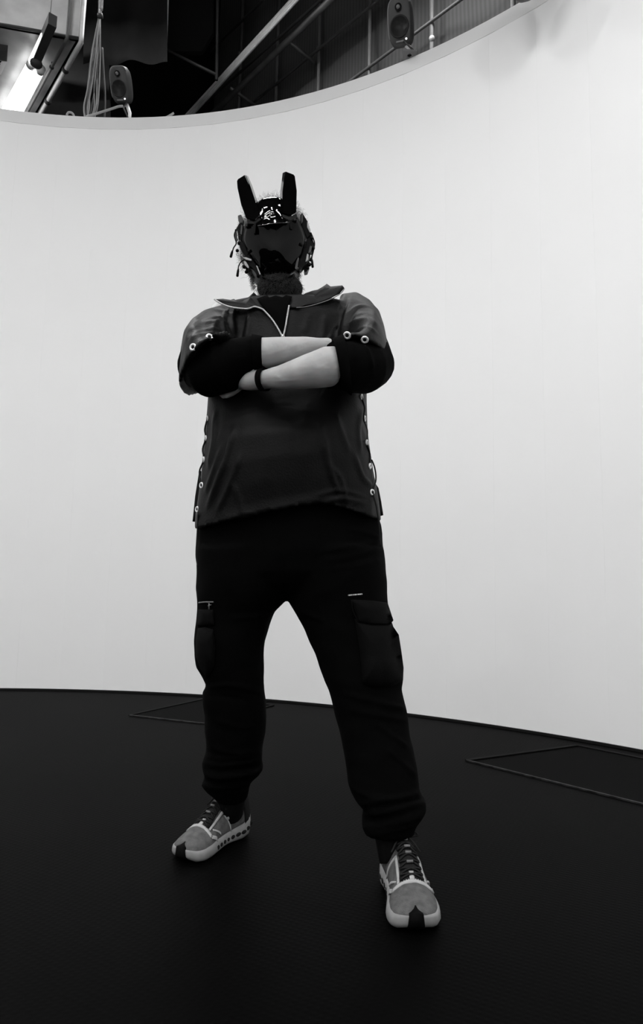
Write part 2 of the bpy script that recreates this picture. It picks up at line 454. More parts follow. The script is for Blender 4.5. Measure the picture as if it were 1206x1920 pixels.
# conduits that drop down the face and run back under the duct
def conduit(top, bend, end, r, mt, label, n_clips=2):
    a = face_pt(bend[0], bend[1]-4, .05); b_ = face_pt(top[0], top[1], .05)
    c = WZ(bend[0], bend[1], ZD-.05); d = WZ(end[0], end[1], ZD-.05)
    b_ = a + Vector((0, 0, 1.5)); 
    mid = (a+c)/2 + Vector((0, 0, -.01))
    e = c + (d-c).normalized()*3.2
    tt = MB().tube([b_, a+Vector((0, 0, .04)), mid, c+(d-c).normalized()*.06, e], r, 10).build('conduit', M[mt], t); tt['label'] = label
    for k in range(n_clips):
        p = c + (d-c)*(.35 + .45*k)
        MB().ball(p, r*1.6, r*1.6, r*1.6, u=10, v=6).build('clip', M['dark'], tt)
        MB().tube([p, p+Vector((0, 0, .06))], r*.5, 6).build('clip', M['dark'], tt)
    return tt
conduit((161, 0), (152, 80), (76, 214), .020, 'alu', 'bright metal conduit bending under the right end of the duct')
conduit((134, 0), (126, 72), (50, 213), .013, 'steel2', 'thinner dull conduit beside the lit tubes under the duct', 1)
# lit twin tubes and their bracket under the duct
tl = empty('tube_light', WZ(40, 165, ZD-.10)); tag(tl, 'bright twin fluorescent tube light under the metal duct at upper left', 'light')
M['tube2'] = mat('lit_tube_visible', .8, .5, .3, emit=3.4)
def utube(p, q, r, dz, ext=0):
    a, c = WZ(*p, ZD-dz), WZ(*q, ZD-dz); c = c + (c-a).normalized()*ext
    return MB().tube([a, c], r, 12), a, c
for p, q in (((57, 124), (12, 204)), ((74, 134), (36, 208))):
    mb, a, c = utube(p, q, .036, .10, .9); mb.build('tube', M['tube2'], tl)
    MB().tube([a, a - (c-a).normalized()*.05], .038, 12).build('end_cap', M['alu'], tl)
a, c = WZ(66, 128, ZD-.05), WZ(24, 206, ZD-.05); c = c+(c-a)*.6
MB().tube([a, c], .05, 4, flat=.4).build('housing', M['housing'], tl)
tl2 = empty('tube_light', WZ(70, 90, ZD-.10)); tag(tl2, 'short lit tube beside a dark bracket hanging below the duct edge', 'light')
mb, a, c = utube((81, 67), (58, 115), .022, .12); mb.build('tube', M['tube2'], tl2)
a, c = WZ(98, 48, ZD-.16), WZ(68, 119, ZD-.16)
n_ = Vector((-(c-a).normalized().y, (c-a).normalized().x, 0))*.032
MB().prism([a+n_, c+n_, c-n_, a-n_], [x+Vector((0, 0, .10)) for x in (a+n_, c+n_, c-n_, a-n_)]).build('bracket', M['dark'], tl2, smooth=False)
MB().ball(c, .05, .05, .035).build('lamp_holder', M['spk'], tl2)
# lamp box with sticker at the very left edge
pts = [(-40, 88), (14, 97), (13, 115), (-44, 106)]
ps = [WZ(*p, ZD-.06) for p in pts]
lb = MB().prism(ps, [p+Vector((0, 0, .06)) for p in ps]).build('junction_box', M['dark'], t, smooth=False); lb['label'] = 'dark junction box with a white sticker'
ps = [WZ(*p, ZD-.055) for p in [(-44, 107), (13, 116), (2, 140), (-60, 132)]]
MB().prism(ps, [p+Vector((0, 0, .05)) for p in ps]).build('sticker', M['paper'], lb, smooth=False)
for k, (a, bq) in enumerate((((-4, 113), (3, 115)), ((-6, 118), (1, 120)), ((-8, 123), (-1, 125)))):
    ps = [WZ(a[0], a[1], ZD-.058), WZ(bq[0], bq[1], ZD-.058), WZ(bq[0]-2, bq[1]+3, ZD-.058), WZ(a[0]-2, a[1]+3, ZD-.058)]
    MB().prism(ps, [p+Vector((0, 0, .002)) for p in ps]).build('print_mark', M['black'], lb, smooth=False)

# ------------------------------------------------------------------ pipe grid wall (upper right)
gd = Vector((-math.sin(math.radians(45)), math.cos(math.radians(45)), 0)); gn = Vector((gd.y, -gd.x, 0))
def GP(px, py, D): return WP(px, py, gn*D, gn)
Dg = 4.85
gw = empty('pipe_grid', GP(600, 150, Dg)); tag(gw, 'black cloth wall behind a grid of dark steel pipes at upper right', 'pipe grid')
p0, p1 = GP(408, 120, Dg+.12), GP(1000, 40, Dg+.12)
zb, zt = 3.0, 10.1
q0 = Vector((p0.x, p0.y, zb)); q1 = Vector((p1.x, p1.y, zb))
# cloth with soft diagonal sags
nx, nz_ = 60, 24; V = []; Fc = []
for i in range(nx+1):
    for j in range(nz_+1):
        s_, t_ = i/nx, j/nz_; p = q0 + (q1-q0)*s_; p = Vector((p.x, p.y, zb + (zt-zb)*t_))
        off = .09*math.sin((s_*4.4*2.2 + t_*5.2)*2.1) * noise.noise(Vector((s_*5, t_*5, 1)))*1.5
        V.append(p + gn*off)
for i in range(nx):
    for j in range(nz_): Fc.append((i*(nz_+1)+j, (i+1)*(nz_+1)+j, (i+1)*(nz_+1)+j+1, i*(nz_+1)+j+1))
me = mesh_of('backing_cloth', V, Fc); link('backing_cloth', me, M['cloth'], gw)
for x, y in ((450, 150), (519, 150), (598, 120), (693, 90), (810, 60), (960, -100)):
    p = GP(x, y, Dg); MB().tube([(p.x, p.y, 3.3), (p.x, p.y, 10.1)], .020 if x < 780 else .026, 10).build('post', M['steel2'], gw)
def rail(p, q, D, r, mt, parent, name='rail', n=10, flat=1):
    a, c = GP(*p, D), GP(*q, D); z = (a.z+c.z)/2
    d = gd*1.0
    s0 = (p0-gn*p0.dot(gn)).dot(gd); e = gn*D
    # horizontal along the grid direction
    A_ = Vector((0, 0, z)) + gn*D + gd*min(s0, 9); B_ = Vector((0, 0, z)) + gn*D + gd*(-1.0)
    return MB().tube([A_, B_], r, n, flat=flat).build(name, M[mt], parent)
for p, q in (((416, 80), (489, 0)), ((481, 200), (692, 0)), ((675, 149), (847, 0)), ((430, 172), (578, 0))):
    rail(p, q, Dg-.03, .017, 'steel', gw)
for x, y in ((450, 100), (598, 90), (810, 72)):
    p = GP(x, y, Dg-.02); MB().ball(p, .03, .03, .03, u=8, v=6).build('clamp', M['steel2'] if x < 800 else M['alu'], gw)
hp = empty('round_rail', GP(500, 120, 4.4)); tag(hp, 'thick round dark handrail pipe running diagonally beside the bright beam', 'pipe')
def free_rail(p, q, D, r, mt, parent, name, far, near, n=12, flat=1):
    a, c = GP(*p, D), GP(*q, D)
    A_ = a + (a-c).normalized()*far; B_ = c + (c-a).normalized()*near
    return MB().tube([A_, B_], r, n, flat=flat).build(name, M[mt], parent), A_, B_
free_rail((399, 213), (619, 0), 4.4, .034, 'steel', hp, 'pipe', .4, 1.2)
a = GP(432, 165, 4.4); MB().tube([a, a+gn*.45], .02, 8).build('bracket', M['steel'], hp)
a = GP(540, 76, 4.4); MB().tube([a, a+gn*.45], .02, 8).build('bracket', M['steel'], hp)
bmn = empty('bright_beam', GP(450, 110, 4.15)); tag(bmn, 'pale grooved aluminium beam slanting up from the rim of the white wall', 'beam')
for k, (dx, mt, r) in enumerate(((0, 'alu', .024), (5, 'alu', .018), (9.5, 'alu', .016))):
    free_rail((349+dx, 218), (548+dx, 0), 4.15+.001*k, r, mt, bmn, 'profile', .5, 1.2, 8)
# black hanging panel
hpn = empty('hanging_panel', W(350, 40, 7.2)); tag(hpn, 'black panel hanging with a pale metal left edge above the wall', 'panel')
ps = [W(x, y, 7.0) for x, y in ((317, -300), (400, -300), (400, 60), (378, 96), (314, 96))]
MB().prism(ps, [p+Vector((0, .06, 0)) for p in ps]).build('board', M['black'], hpn, smooth=False)
MB().tube([W(325, -300, 6.97), W(311, 94, 6.97)], .016, 6).build('edge_strip', M['alu'], hpn)
MB().tube([W(312, 94, 7.0), W(405, 140, 7.0)], .02, 8).build('strut', M['dark'], hpn)
MB().tube([W(412, -300, 7.0), W(406, 150, 7.0)], .02, 8).build('hanging_post', M['dark'], hpn)
# big flat black sheet behind the cables
bs = empty('black_drape', W(230, 60, 6.6)); tag(bs, 'dark grey drape hanging behind the bundle of cables', 'curtain')
V = []; Fc = []
for i in range(31):
    for j in range(9):
        x = 155 + 160*i/30; y = -420 + (538 + 2*math.sin(i*.25))*j/8
        p = W(x, y, 6.6); V.append(p + Vector((0, .03*math.sin(i*.5+j*.3), 0)))
for i in range(30):
    for j in range(8): Fc.append((i*9+j, (i+1)*9+j, (i+1)*9+j+1, i*9+j+1))
mb = MB(); mb.V = V; mb.F = Fc; mb.build('drape', M['drape'], bs)
V = [W(x, y, 7.0) for x, y in ((80, 60), (205, 100), (205, 260), (60, 260))]
MB().prism(V, [v+Vector((0, .05, 0)) for v in V]).build('lower_drape', M['drape2'], bs, smooth=False)

# ------------------------------------------------------------------ cables
cb = empty('cable_bundle', W(185, 60, 4.75)); tag(cb, 'loose bundle of pale cables hanging down to the rim of the white wall', 'cables')
rnd = random.Random(3)
for k in range(9):
    o_ = (k-4)*1.6
    pts = [(194+o_*.6, -420), (190+o_*.5, -30), (188+o_*.35, 20), (187+o_*.15, 30), (184+o_*.6, 60), (179+o_*1.1+rnd.uniform(-2, 2), 110), (175+o_*1.7+rnd.uniform(-2, 3), 165), (171+o_*1.9+rnd.uniform(-4, 4), 200), (168+o_*1.2, 226)]
    P3 = [W(x, y, 4.62+.02*rnd.random()+.004*k) for x, y in pts]
    MB().tube(bez(P3, 6), .0055 if k % 3 else .008, 6).build('cable', M['cable'] if k % 3 != 1 else M['cabled'], cb)
MB().tube([W(184, 29.5, 4.6), W(192, 30.5, 4.6)], .02, 8).build('cable_tie', M['dark'], cb)
for k, pts in enumerate(([(192, 90), (194, 130), (197, 180), (196, 222)], )):
    MB().tube(bez([W(x, y, 4.75) for x, y in pts], 6), .008, 6).build('cable', M['cabled'], cb)
def loose(name, pts, Y, r, mt, label, grp=None):
    o = MB().tube(bez([W(x, y, yy) for (x, y), yy in zip(pts, Y)], 8), r, 7).build(name, M[mt]); tag(o, label, 'cable', grp); return o
loose('speaker_cable', [(162, 219), (185, 212), (210, 204), (222, 200), (230, 199)], [4.50, 4.47, 4.46, 4.45, 4.44], .009, 'cable', 'pale cable sloping up along the rim to the left speaker bracket')
loose('cable_loop', [(125, 216), (128, 211), (133, 211), (137, 214), (139, 219)], [4.45]*5, .008, 'cable', 'small pale loop of cable poking over the rim left of the cables')
loose('cable_end', [(310, 221), (318, 217), (326, 212)], [4.45]*3, .008, 'cable', 'short pale cable end poking over the rim right of the left speaker')

# ------------------------------------------------------------------ loudspeakers
def speaker(px, py, Y, h, yaw, pitch, roll, label, foot):
    base = W(*foot, Y+.02); c = W(px, py, Y)
    t = empty('studio_speaker', (base.x, base.y, Z_RIM)); tag(t, label, 'speaker', 'studio speakers along the rim')
    Rm = Matrix.Rotation(yaw, 3, 'Z') @ Matrix.Rotation(pitch, 3, 'X') @ Matrix.Rotation(roll, 3, 'Y')
    wd, dp = h*.60, h*.52
    def L(v): return c + Rm @ Vector(v)
    rings = []
    for y, s in ((-dp/2, .86), (-dp/2+.008, .93), (-dp/2+.03, 1.0), (0, 1.02), (dp/2-.03, .95), (dp/2, .8)):
        r = []
        for k in range(40):
            q = 2*math.pi*k/40; cc, ss = math.cos(q), math.sin(q); e = .42
            xx = math.copysign(abs(cc)**e, cc)*wd/2*s; zz = math.copysign(abs(ss)**e, ss)*h/2*s
            xx *= 1 - .10*(zz/(h/2))**2
            r.append(L((xx, y, zz)))
        rings.append(r)
    MB().loft(rings).build('cabinet', M['spk'], t)
    # front bezel line
    r = [L((math.copysign(abs(math.cos(q))**.42, math.cos(q))*wd/2*.95*(1-.1*(math.copysign(abs(math.sin(q))**.42, math.sin(q))**2)), -dp/2+.012, math.copysign(abs(math.sin(q))**.42, math.sin(q))*h/2*.95)) for q in [math.pi*k/20 for k in range(3, 24)]]
    MB().tube(r, .005, 6).build('bezel', M['spke'], t)
    def disc(z, R1, depth, name, mt, n=28):
        prof = [(R1*1.12, -.004), (R1*1.05, -.010), (R1*.95, -.004), (R1*.7, depth*.4), (R1*.3, depth), (R1*.28, depth*.6), (R1*.1, depth*.4)]
        rings = [[L((rr*math.cos(q), -dp/2 - .002 - (-d_), z+rr*math.sin(q))) for q in [2*math.pi*k/n for k in range(n)]] for rr, d_ in prof]
        mb = MB().loft(rings, True); return mb.build(name, mt, t)
    disc(-h*.12, wd*.36, .004, 'woofer', M['cone']); disc(h*.27, wd*.13, .003, 'tweeter', M['cone'])
    MB().ball(L((0, -dp/2-.012, h*.27)), .012, .012, .012).build('tweeter_dome', M['spke'], t)
    MB().box(L((0, -dp/2-.003, -h*.425)), wd*.32, .006, .008, Rm).build('front_badge', M['spke'], t, smooth=False)
    MB().ball(L((wd*.27, -dp/2-.006, -h*.40)), .007, .005, .007).build('status_light', M['led'], t)
    # bracket
    mb = MB(); b0 = L((.02, 0, -h*.45))
    mb.tube([b0, Vector((base.x, base.y, (b0.z+Z_RIM)/2)), Vector((base.x, base.y, Z_RIM))], .014, 8)
    mb.build('bracket', M['alu'], t)
    MB().tube([b0+Vector((.02, -.02, 0)), Vector((base.x-.04, base.y-.03, (b0.z+Z_RIM)/2+.02)), Vector((base.x+.02, base.y-.03, Z_RIM+.01))], .006, 6).build('bracket_cable', M['dark'], t)
    MB().box(Vector((base.x, base.y, Z_RIM+.006)), .09, .07, .012).build('base_plate', M['steel2'], t, smooth=False)
    return t
M['led'] = mat('status_led', .8, .4, .3, emit=1.2)
speaker(229, 161, 4.50, .245, math.radians(-8), math.radians(30), math.radians(3), 'grey studio speaker on a bracket beside the hanging cables', (243, 221))
speaker(753, 44, 3.78, .265, math.radians(-22), math.radians(30), math.radians(4), 'grey studio speaker on a bracket in front of the pipe grid', (768, 113))
speaker(990, -78, 3.05, .36, math.radians(-40), math.radians(30), math.radians(4), 'dark speaker barely showing its base at the top edge on the right', (975, 20))
# ================================================================== the person
from mathutils.bvhtree import BVHTree
per = empty('person', (-.08, 1.76, 0))
tag(per, 'person in black clothes and horned visor mask standing with arms crossed', 'person')
def bvh(o):
    me = o.data; return BVHTree.FromPolygons([v.co.copy() for v in me.vertices], [tuple(p.vertices) for p in me.polygons])
def snapper(tree, off=0.0):
    def f(px, py, d=0.0):
        r_ = ray(px, py).normalized()
        h = tree.ray_cast(CP, r_)
        if h[0] is None:
            best = None
            for s in (1.4, 1.5, 1.6, 1.7, 1.8, 1.9):
                q = tree.find_nearest(CP + r_*(s/r_.y))
                if best is None or q[3] < best[3]: best = q
            return CP + r_*((best[0]-CP).dot(r_) - off - d)
        return h[0] - r_*(off+d)
    return f
def normal_at(tree, px, py):
    r_ = ray(px, py).normalized(); h = tree.ray_cast(CP, r_)
    if h[0] is None: h = tree.find_nearest(CP + r_*(1.75/r_.y))
    n_ = h[1]; return n_ if n_.dot(r_) < 0 else -n_
def torus_mb(c, n_, R1, r1, N=20, k=8):
    n_ = n_.normalized(); a = n_.orthogonal().normalized(); b_ = n_.cross(a); mb = MB(); rings = []
    for i in range(N+1):
        q = 2*math.pi*i/N; d = a*math.cos(q)+b_*math.sin(q)
        rings.append([c + d*(R1 + r1*math.cos(p)) + n_*r1*math.sin(p) for p in [2*math.pi*j/k for j in range(k)]])
    return mb.loft(rings, False)
def limb(pts, r, n=20):
    rs = r; rings = []
    P = [Vector(p) for p in pts]; prev = None
    for i, p in enumerate(P):
        t = (P[min(i+1, len(P)-1)]-P[max(i-1, 0)]).normalized()
        a = Vector((0, 1, 0)) if prev is None else prev
        a = (a - t*a.dot(t)).normalized(); prev = a; b_ = t.cross(a)
        rings.append([p + (a*math.cos(q)+b_*math.sin(q))*rs[i] for q in [2*math.pi*k/n for k in range(n)]])
    return rings
# ---- head frame
TH = math.radians(9)
HC = W(517, 458, 1.765)
hf = Vector((0, -math.cos(TH), -math.sin(TH))); hu = Vector((0, -math.sin(TH), math.cos(TH))); hs = Vector((1, 0, 0))
HR = Matrix((hs, -hf, hu)).transposed()
def H3(x, f, u): return HC + hs*x + hf*f + hu*u
def HP(px, py, d): return WP(px, py, HC + hf*d, hf)
# ---- body
mb = MB()
def torso_ring(y, xl, xr, Y, b_): return ring(W(xl, y, Y), W(xr, y, Y), b_)
mb.loft([torso_ring(*r) for r in ((1090, 400, 690, 1.80, .10), (1000, 392, 692, 1.80, .12), (900, 400, 680, 1.79, .13), (800, 405, 675, 1.79, .12), (720, 410, 672, 1.80, .11), (640, 412, 672, 1.80, .11), (590, 425, 662, 1.80, .09), (580, 470, 600, 1.80, .07), (572, 490, 570, 1.80, .06))])
mb.loft(limb([W(535, 600, 1.80), W(528, 560, 1.79), W(520, 500, 1.79)], [.068, .062, .06]))
mb.ball(H3(0, -.005, .025), .076, .096, .098, HR, 24, 16)
mb.ball(H3(0, .004, -.045), .060, .070, .080, HR, 24, 16)
mb.ball(H3(0, .000, -.105), .044, .045, .032, HR, 20, 12)
mb.ball(H3(.0, .078, -.018), .014, .022, .028, HR)
mb.ball(H3(0, .062, -.062), .024, .012, .008, HR)
for s in (-1, 1):
    mb.ball(H3(s*.080, -.005, -.01), .010, .018, .030, HR); mb.ball(H3(s*.03, .078, .015), .015, .012, .010, HR)
    mb.ball(H3(s*.04, .0, -.085), .032, .05, .035, HR)
# right arm (image left): shoulder, elbow, wrist
def chainp(lst): return [W(*p[:3]) for p in lst], [p[3] for p in lst]
mb.loft(limb(*chainp([(430, 600, 1.79, .062), (398, 640, 1.72, .056), (378, 688, 1.63, .046), (384, 697, 1.61, .044), (430, 682, 1.57, .042), (492, 662, 1.535, .0385), (530, 658, 1.535, .034), (570, 653, 1.545, .029), (600, 652, 1.558, .0245), (618, 652, 1.572, .025)])))
# left arm (image right)
mb.loft(limb(*chainp([(650, 600, 1.79, .062), (680, 650, 1.70, .055), (692, 690, 1.60, .045), (680, 692, 1.56, .046), (645, 686, 1.515, .048), (612, 688, 1.495, .0485), (585, 695, 1.49, .0425), (555, 702, 1.495, .036), (525, 708, 1.51, .029), (500, 711, 1.525, .0235), (486, 713, 1.535, .0235)])))
def finger(base, pts, r0):
    mb.loft(limb([base]+pts, [r0, r0*1.0, r0*.9, r0*.8, r0*.45][:len(pts)+1], 12))
# left hand: passes behind the right elbow and its fingers show underneath
mb.loft(limb(*chainp([(490, 712, 1.533, .0235), (474, 714, 1.552, .025), (455, 713, 1.59, .025), (436, 714, 1.62, .024)]), n=16))
for k, (dy, ex) in enumerate(((-10, 0), (-1, 5), (8, 4), (15, -3))):
    y0 = 720+dy*.9
    finger(W(446, y0-4, 1.605), [W(433-ex, y0+3, 1.615), W(423-ex, y0+8, 1.618), W(416-ex, y0+10, 1.624), W(413-ex, y0+10, 1.632)], .0090)
finger(W(474, 706, 1.548), [W(462, 699, 1.562), W(450, 694, 1.575), W(441, 691, 1.585)], .0105)
# right hand: laid against the inside of the left upper arm
mb.loft(limb(*chainp([(612, 654, 1.575, .024), (628, 658, 1.605, .026), (643, 660, 1.635, .025)]), n=16))
for k, dy in enumerate((-13, -4, 5, 13)):
    y0 = 661+dy*.8
    finger(W(640, y0, 1.635), [W(652, y0-1, 1.655), W(660, y0-1, 1.668), W(666, y0, 1.680), W(669, y0, 1.690)], .0095)
finger(W(622, 654, 1.60), [W(632, 651, 1.615), W(641, 648, 1.63), W(648, 647, 1.645)], .0100)
# legs and feet inside the clothes
LK = (W(440, 1300, 1.80), W(432, 1495, 1.89)); RK = (W(700, 1330, 1.71), W(735, 1568, 1.63))
mb.loft(limb([W(455, 1090, 1.79), W(445, 1200, 1.79), LK[0], W(438, 1400, 1.85), LK[1], LK[1]+Vector((-.01, 0, -.05))], [.070, .068, .055, .048, .034, .032]))
mb.loft(limb([W(630, 1090, 1.79), W(665, 1200, 1.75), RK[0], W(715, 1430, 1.68), RK[1], RK[1]+Vector((.0, 0, -.05))], [.070, .068, .055, .048, .034, .032]))
toeL = WZ(334, 1617, 0); heelL = toeL + (WZ(452, 1560, 0)-toeL).normalized()*.275
toeR = WZ(788, 1753, 0); heelR = toeR + Vector((-.022, .285, 0))
for a, he, to in ((LK[1], heelL, toeL), (RK[1], heelR, toeR)):
    up0 = Vector((0, 0, 1)); mb.loft(limb([a+Vector((0, 0, -.03)), he.lerp(to, .27)+up0*.066, he.lerp(to, .5)+up0*.048, he.lerp(to, .72)+up0*.040], [.028, .022, .020, .014]))
def body_disp(co, no):
    d = np.zeros(len(co))
    for i in range(len(co)):
        d[i] = .0012*noise.noise(Vector(co[i])*28)
    return d
# veins and tendons on the forearms
vs = [([W(*p) for p in q], .0035, h) for q, h in (
    ([(505, 703, 1.50), (540, 712, 1.46), (600, 716, 1.45), (634, 720, 1.47)], .0016),
    ([(515, 697, 1.49), (560, 690, 1.46), (600, 690, 1.45), (630, 676, 1.46)], .0012),
    ([(500, 665, 1.50), (540, 652, 1.50), (580, 640, 1.53)], .0012),
    ([(510, 711, 1.50), (530, 714, 1.48), (560, 716, 1.46)], .0014))]
ff = fold_field(vs)
body = remeshed('body', mb, .0040, M['skin'], per, 5, disp=lambda co, no: body_disp(co, no)+ff(co, no))

# ---- black long-sleeved undershirt
mb = MB()
mb.loft([ring(W(470, 592, 1.79), W(600, 592, 1.79), .085), ring(W(484, 581, 1.80), W(572, 581, 1.80), .070), ring(W(488, 570, 1.805), W(566, 570, 1.805), .064)])
mb.loft([torso_ring(*r) for r in ((800, 400, 682, 1.79, .125), (700, 402, 680, 1.80, .12), (620, 405, 680, 1.80, .12), (600, 430, 660, 1.80, .09), (586, 480, 580, 1.80, .06))])
mb.loft(limb(*chainp([(425, 615, 1.79, .055), (392, 648, 1.72, .066), (383, 688, 1.635, .071), (392, 697, 1.605, .067), (425, 686, 1.58, .066), (455, 673, 1.56, .055), (480, 664, 1.543, .0455), (498, 662, 1.538, .0415)])))
mb.loft(limb(*chainp([(658, 612, 1.79, .055), (684, 652, 1.71, .066), (690, 684, 1.62, .070), (680, 690, 1.575, .066), (662, 688, 1.545, .064), (648, 687, 1.525, .061), (620, 684, 1.505, .0575)])))
wr = fold_field([([W(*p) for p in q], .007, h) for q, h in (
    ([(372, 660, 1.5), (400, 700, 1.48), (404, 740, 1.5)], .004), ([(410, 650, 1.5), (418, 700, 1.48)], .003),
    ([(660, 645, 1.48), (672, 690, 1.45), (668, 725, 1.48)], .004), ([(685, 650, 1.5), (700, 690, 1.5)], .004),
    ([(350, 690, 1.55), (385, 720, 1.5)], -.004))], .0010, 16, 7)
tee = remeshed('undershirt', mb, .0055, M['tee'], per, 4, disp=wr)
MB().loft([ring(W(474, 629, 1.545), W(478, 700, 1.545), .050, 40), ring(W(490, 631.5, 1.538), W(491, 694, 1.538), .0425, 40), ring(W(492.5, 632.5, 1.537), W(493, 692.5, 1.537), .0405, 40), ring(W(490, 636, 1.538), W(491, 690, 1.538), .036, 40)]).build('cuff', M['tee'], tee)
MB().loft([ring(W(642, 630, 1.525), W(660, 740, 1.525), .064, 40), ring(W(624, 637, 1.508), W(642, 728, 1.508), .062, 40), ring(W(622, 639, 1.506), W(639.5, 726.5, 1.506), .0595, 40), ring(W(626, 645, 1.51), W(642, 722, 1.51), .050, 40)]).build('cuff', M['tee'], tee)
# ---- wrist band
c = W(494, 712, 1.529); ax = (W(510, 710, 1.518)-W(480, 714, 1.54)).normalized()
q = []
wb = MB(); a_ = Vector((0, 1, 0)); a_ = (a_-ax*a_.dot(ax)).normalized(); b2 = ax.cross(a_)
prof = [(-.008, .0252), (-.008, .0275), (.008, .0290), (.008, .0262)]
rings = []
for i in range(33):
    qq = 2*math.pi*i/32; d = a_*math.cos(qq)+b2*math.sin(qq)
    rings.append([c+ax*s_+d*r_ for s_, r_ in prof])
wb.loft(rings, False).build('wristband', M['tee'], per)

# ---- jacket
def hem_front(x):
    xs_ = [360, 368, 385, 400, 435, 470, 515, 560, 590, 615, 640, 665, 690, 717]
    ys_ = [1006, 1006, 1001, 996, 989, 985, 975, 965, 961, 960, 964, 972, 978, 981]
    return float(np.interp(x, xs_, ys_))
def hem_ring(t, xl, xr, Y, b_, grow=0.0, n=72, ytop=745):
    out = []
    for k in range(n):
        q = 2*math.pi*k/n; cc, ss = math.cos(q), math.sin(q)
        xm, hw = (xl+xr)/2, (xr-xl)/2
        x = xm - (hw+grow)*math.copysign(abs(cc)**.9, cc)
        hy = hem_front(x)*max(ss, 0)**.25 + 976*(1-max(ss, 0)**.25) if ss > 0 else 976
        y = ytop + (hy-ytop)*t
        # keep to the level plane of this height
        Yd = Y - (b_+grow*.0014)*math.copysign(abs(ss)**.9, ss)
        base = W(x, y, Y); out.append(Vector((base.x, Yd, base.z)))
    return out
jb = MB()
tors = [(0, 392, 687, 1.775, .155), (.22, 388, 689, 1.765, .17), (.42, 385, 693, 1.76, .185), (.6, 379, 699, 1.76, .185), (.78, 374, 707, 1.765, .18), (.91, 369, 711, 1.77, .175), (1.0, 368, 713, 1.77, .175)]
up = [(570, 488, 580, 1.81, .035), (573, 440, 640, 1.805, .05), (578, 418, 668, 1.80, .075), (590, 408, 680, 1.79, .13), (620, 400, 688, 1.785, .14), (680, 398, 688, 1.78, .145)]
n72 = lambda r: ring(W(r[1], r[0], r[3]), W(r[2], r[0], r[3]), r[4], 72)
R_all = [n72(r) for r in up] + [hem_ring(*r) for r in tors]
lastr = R_all[-1]; cen = sum(lastr, Vector())/len(lastr)
R_all.append([cen+(p-cen)*.93+Vector((0, 0, .004)) for p in lastr])
R_all.append([cen+(p-cen)*.90+Vector((0, 0, .10)) for p in lastr])
jb.loft(R_all)
# sleeves: A outer, B inner, F front point of each ring
def sl(A, B, Fp): return ring(W(*A), W(*B), W(*Fp), 40)
jb.loft([sl((440, 560, 1.79), (452, 660, 1.76), (440, 610, 1.64)), sl((412, 571, 1.79), (440, 665, 1.75), (425, 614, 1.63)),
         sl((384, 584, 1.77), (432, 670, 1.72), (408, 616, 1.60)), sl((360, 602, 1.74), (430, 676, 1.69), (394, 619, 1.565)),
         sl((346, 628, 1.72), (430, 680, 1.66), (384, 625, 1.535)), sl((341, 662, 1.70), (434, 668, 1.62), (377, 632, 1.515)),
         sl((340, 700, 1.69), (440, 648, 1.60), (374, 641, 1.505)), sl((341, 735, 1.685), (444, 634, 1.60), (371, 648, 1.50)),
         sl((352, 728, 1.68), (436, 640, 1.60), (378, 652, 1.515)), sl((362, 690, 1.69), (432, 650, 1.64), (385, 635, 1.56))])
jb.loft([sl((640, 552, 1.79), (630, 660, 1.76), (640, 610, 1.64)), sl((668, 548, 1.79), (640, 665, 1.75), (655, 612, 1.63)),
         sl((692, 562, 1.78), (648, 668, 1.72), (668, 612, 1.60)), sl((710, 585, 1.76), (650, 672, 1.70), (680, 612, 1.565)),
         sl((718, 615, 1.73), (644, 672, 1.68), (687, 614, 1.54)), sl((722, 645, 1.71), (630, 664, 1.64), (688, 620, 1.52)),
         sl((727, 670, 1.69), (618, 650, 1.60), (686, 626, 1.505)), sl((729, 688, 1.68), (612, 641, 1.58), (686, 634, 1.495)),
         sl((722, 684, 1.68), (622, 646, 1.585), (682, 640, 1.51)), sl((712, 660, 1.68), (636, 650, 1.62), (676, 630, 1.56))])
st = []
def stroke(pts, wd, h): st.append(([W(*p) for p in pts], wd, h))
# folds over the chest, belly and hem
cs = [([(440, 800), (428, 850), (408, 905), (388, 955)], 5, .006), ([(452, 850), (432, 905), (405, 965)], 5, .004), ([(420, 830), (402, 880), (385, 925)], 4, .004),
      ([(436, 905), (450, 940), (455, 965)], 5, .003), ([(610, 820), (616, 870), (640, 935)], 5, .0055), ([(622, 875), (640, 900), (648, 940)], 4, .004),
      ([(663, 850), (680, 895), (700, 915)], 4, .004), ([(628, 770), (640, 810), (655, 850)], 5, .003), ([(600, 790), (606, 850)], 6, .003),
      ([(404, 770), (400, 830), (392, 880)], 4, .005), ([(682, 760), (672, 800), (676, 850)], 4, .004), ([(470, 968), (520, 955), (560, 947), (610, 940)], 4, .003),
      ([(600, 948), (640, 935), (690, 945)], 4, .004), ([(590, 930), (640, 920), (690, 935)], 4, .003), ([(380, 990), (430, 972), (480, 962)], 4, .003),
      ([(470, 590), (462, 640)], 6, .004), ([(460, 590), (452, 635)], 4, -.003), ([(610, 590), (604, 640)], 6, .003), ([(580, 585), (570, 625)], 6, .002)]
cs.append(([(x_, hem_front(x_)-19) for x_ in range(372, 714, 24)], 2.2, -.003)); cs.append(([(x_, hem_front(x_)-4) for x_ in range(372, 714, 24)], 3, .0015))
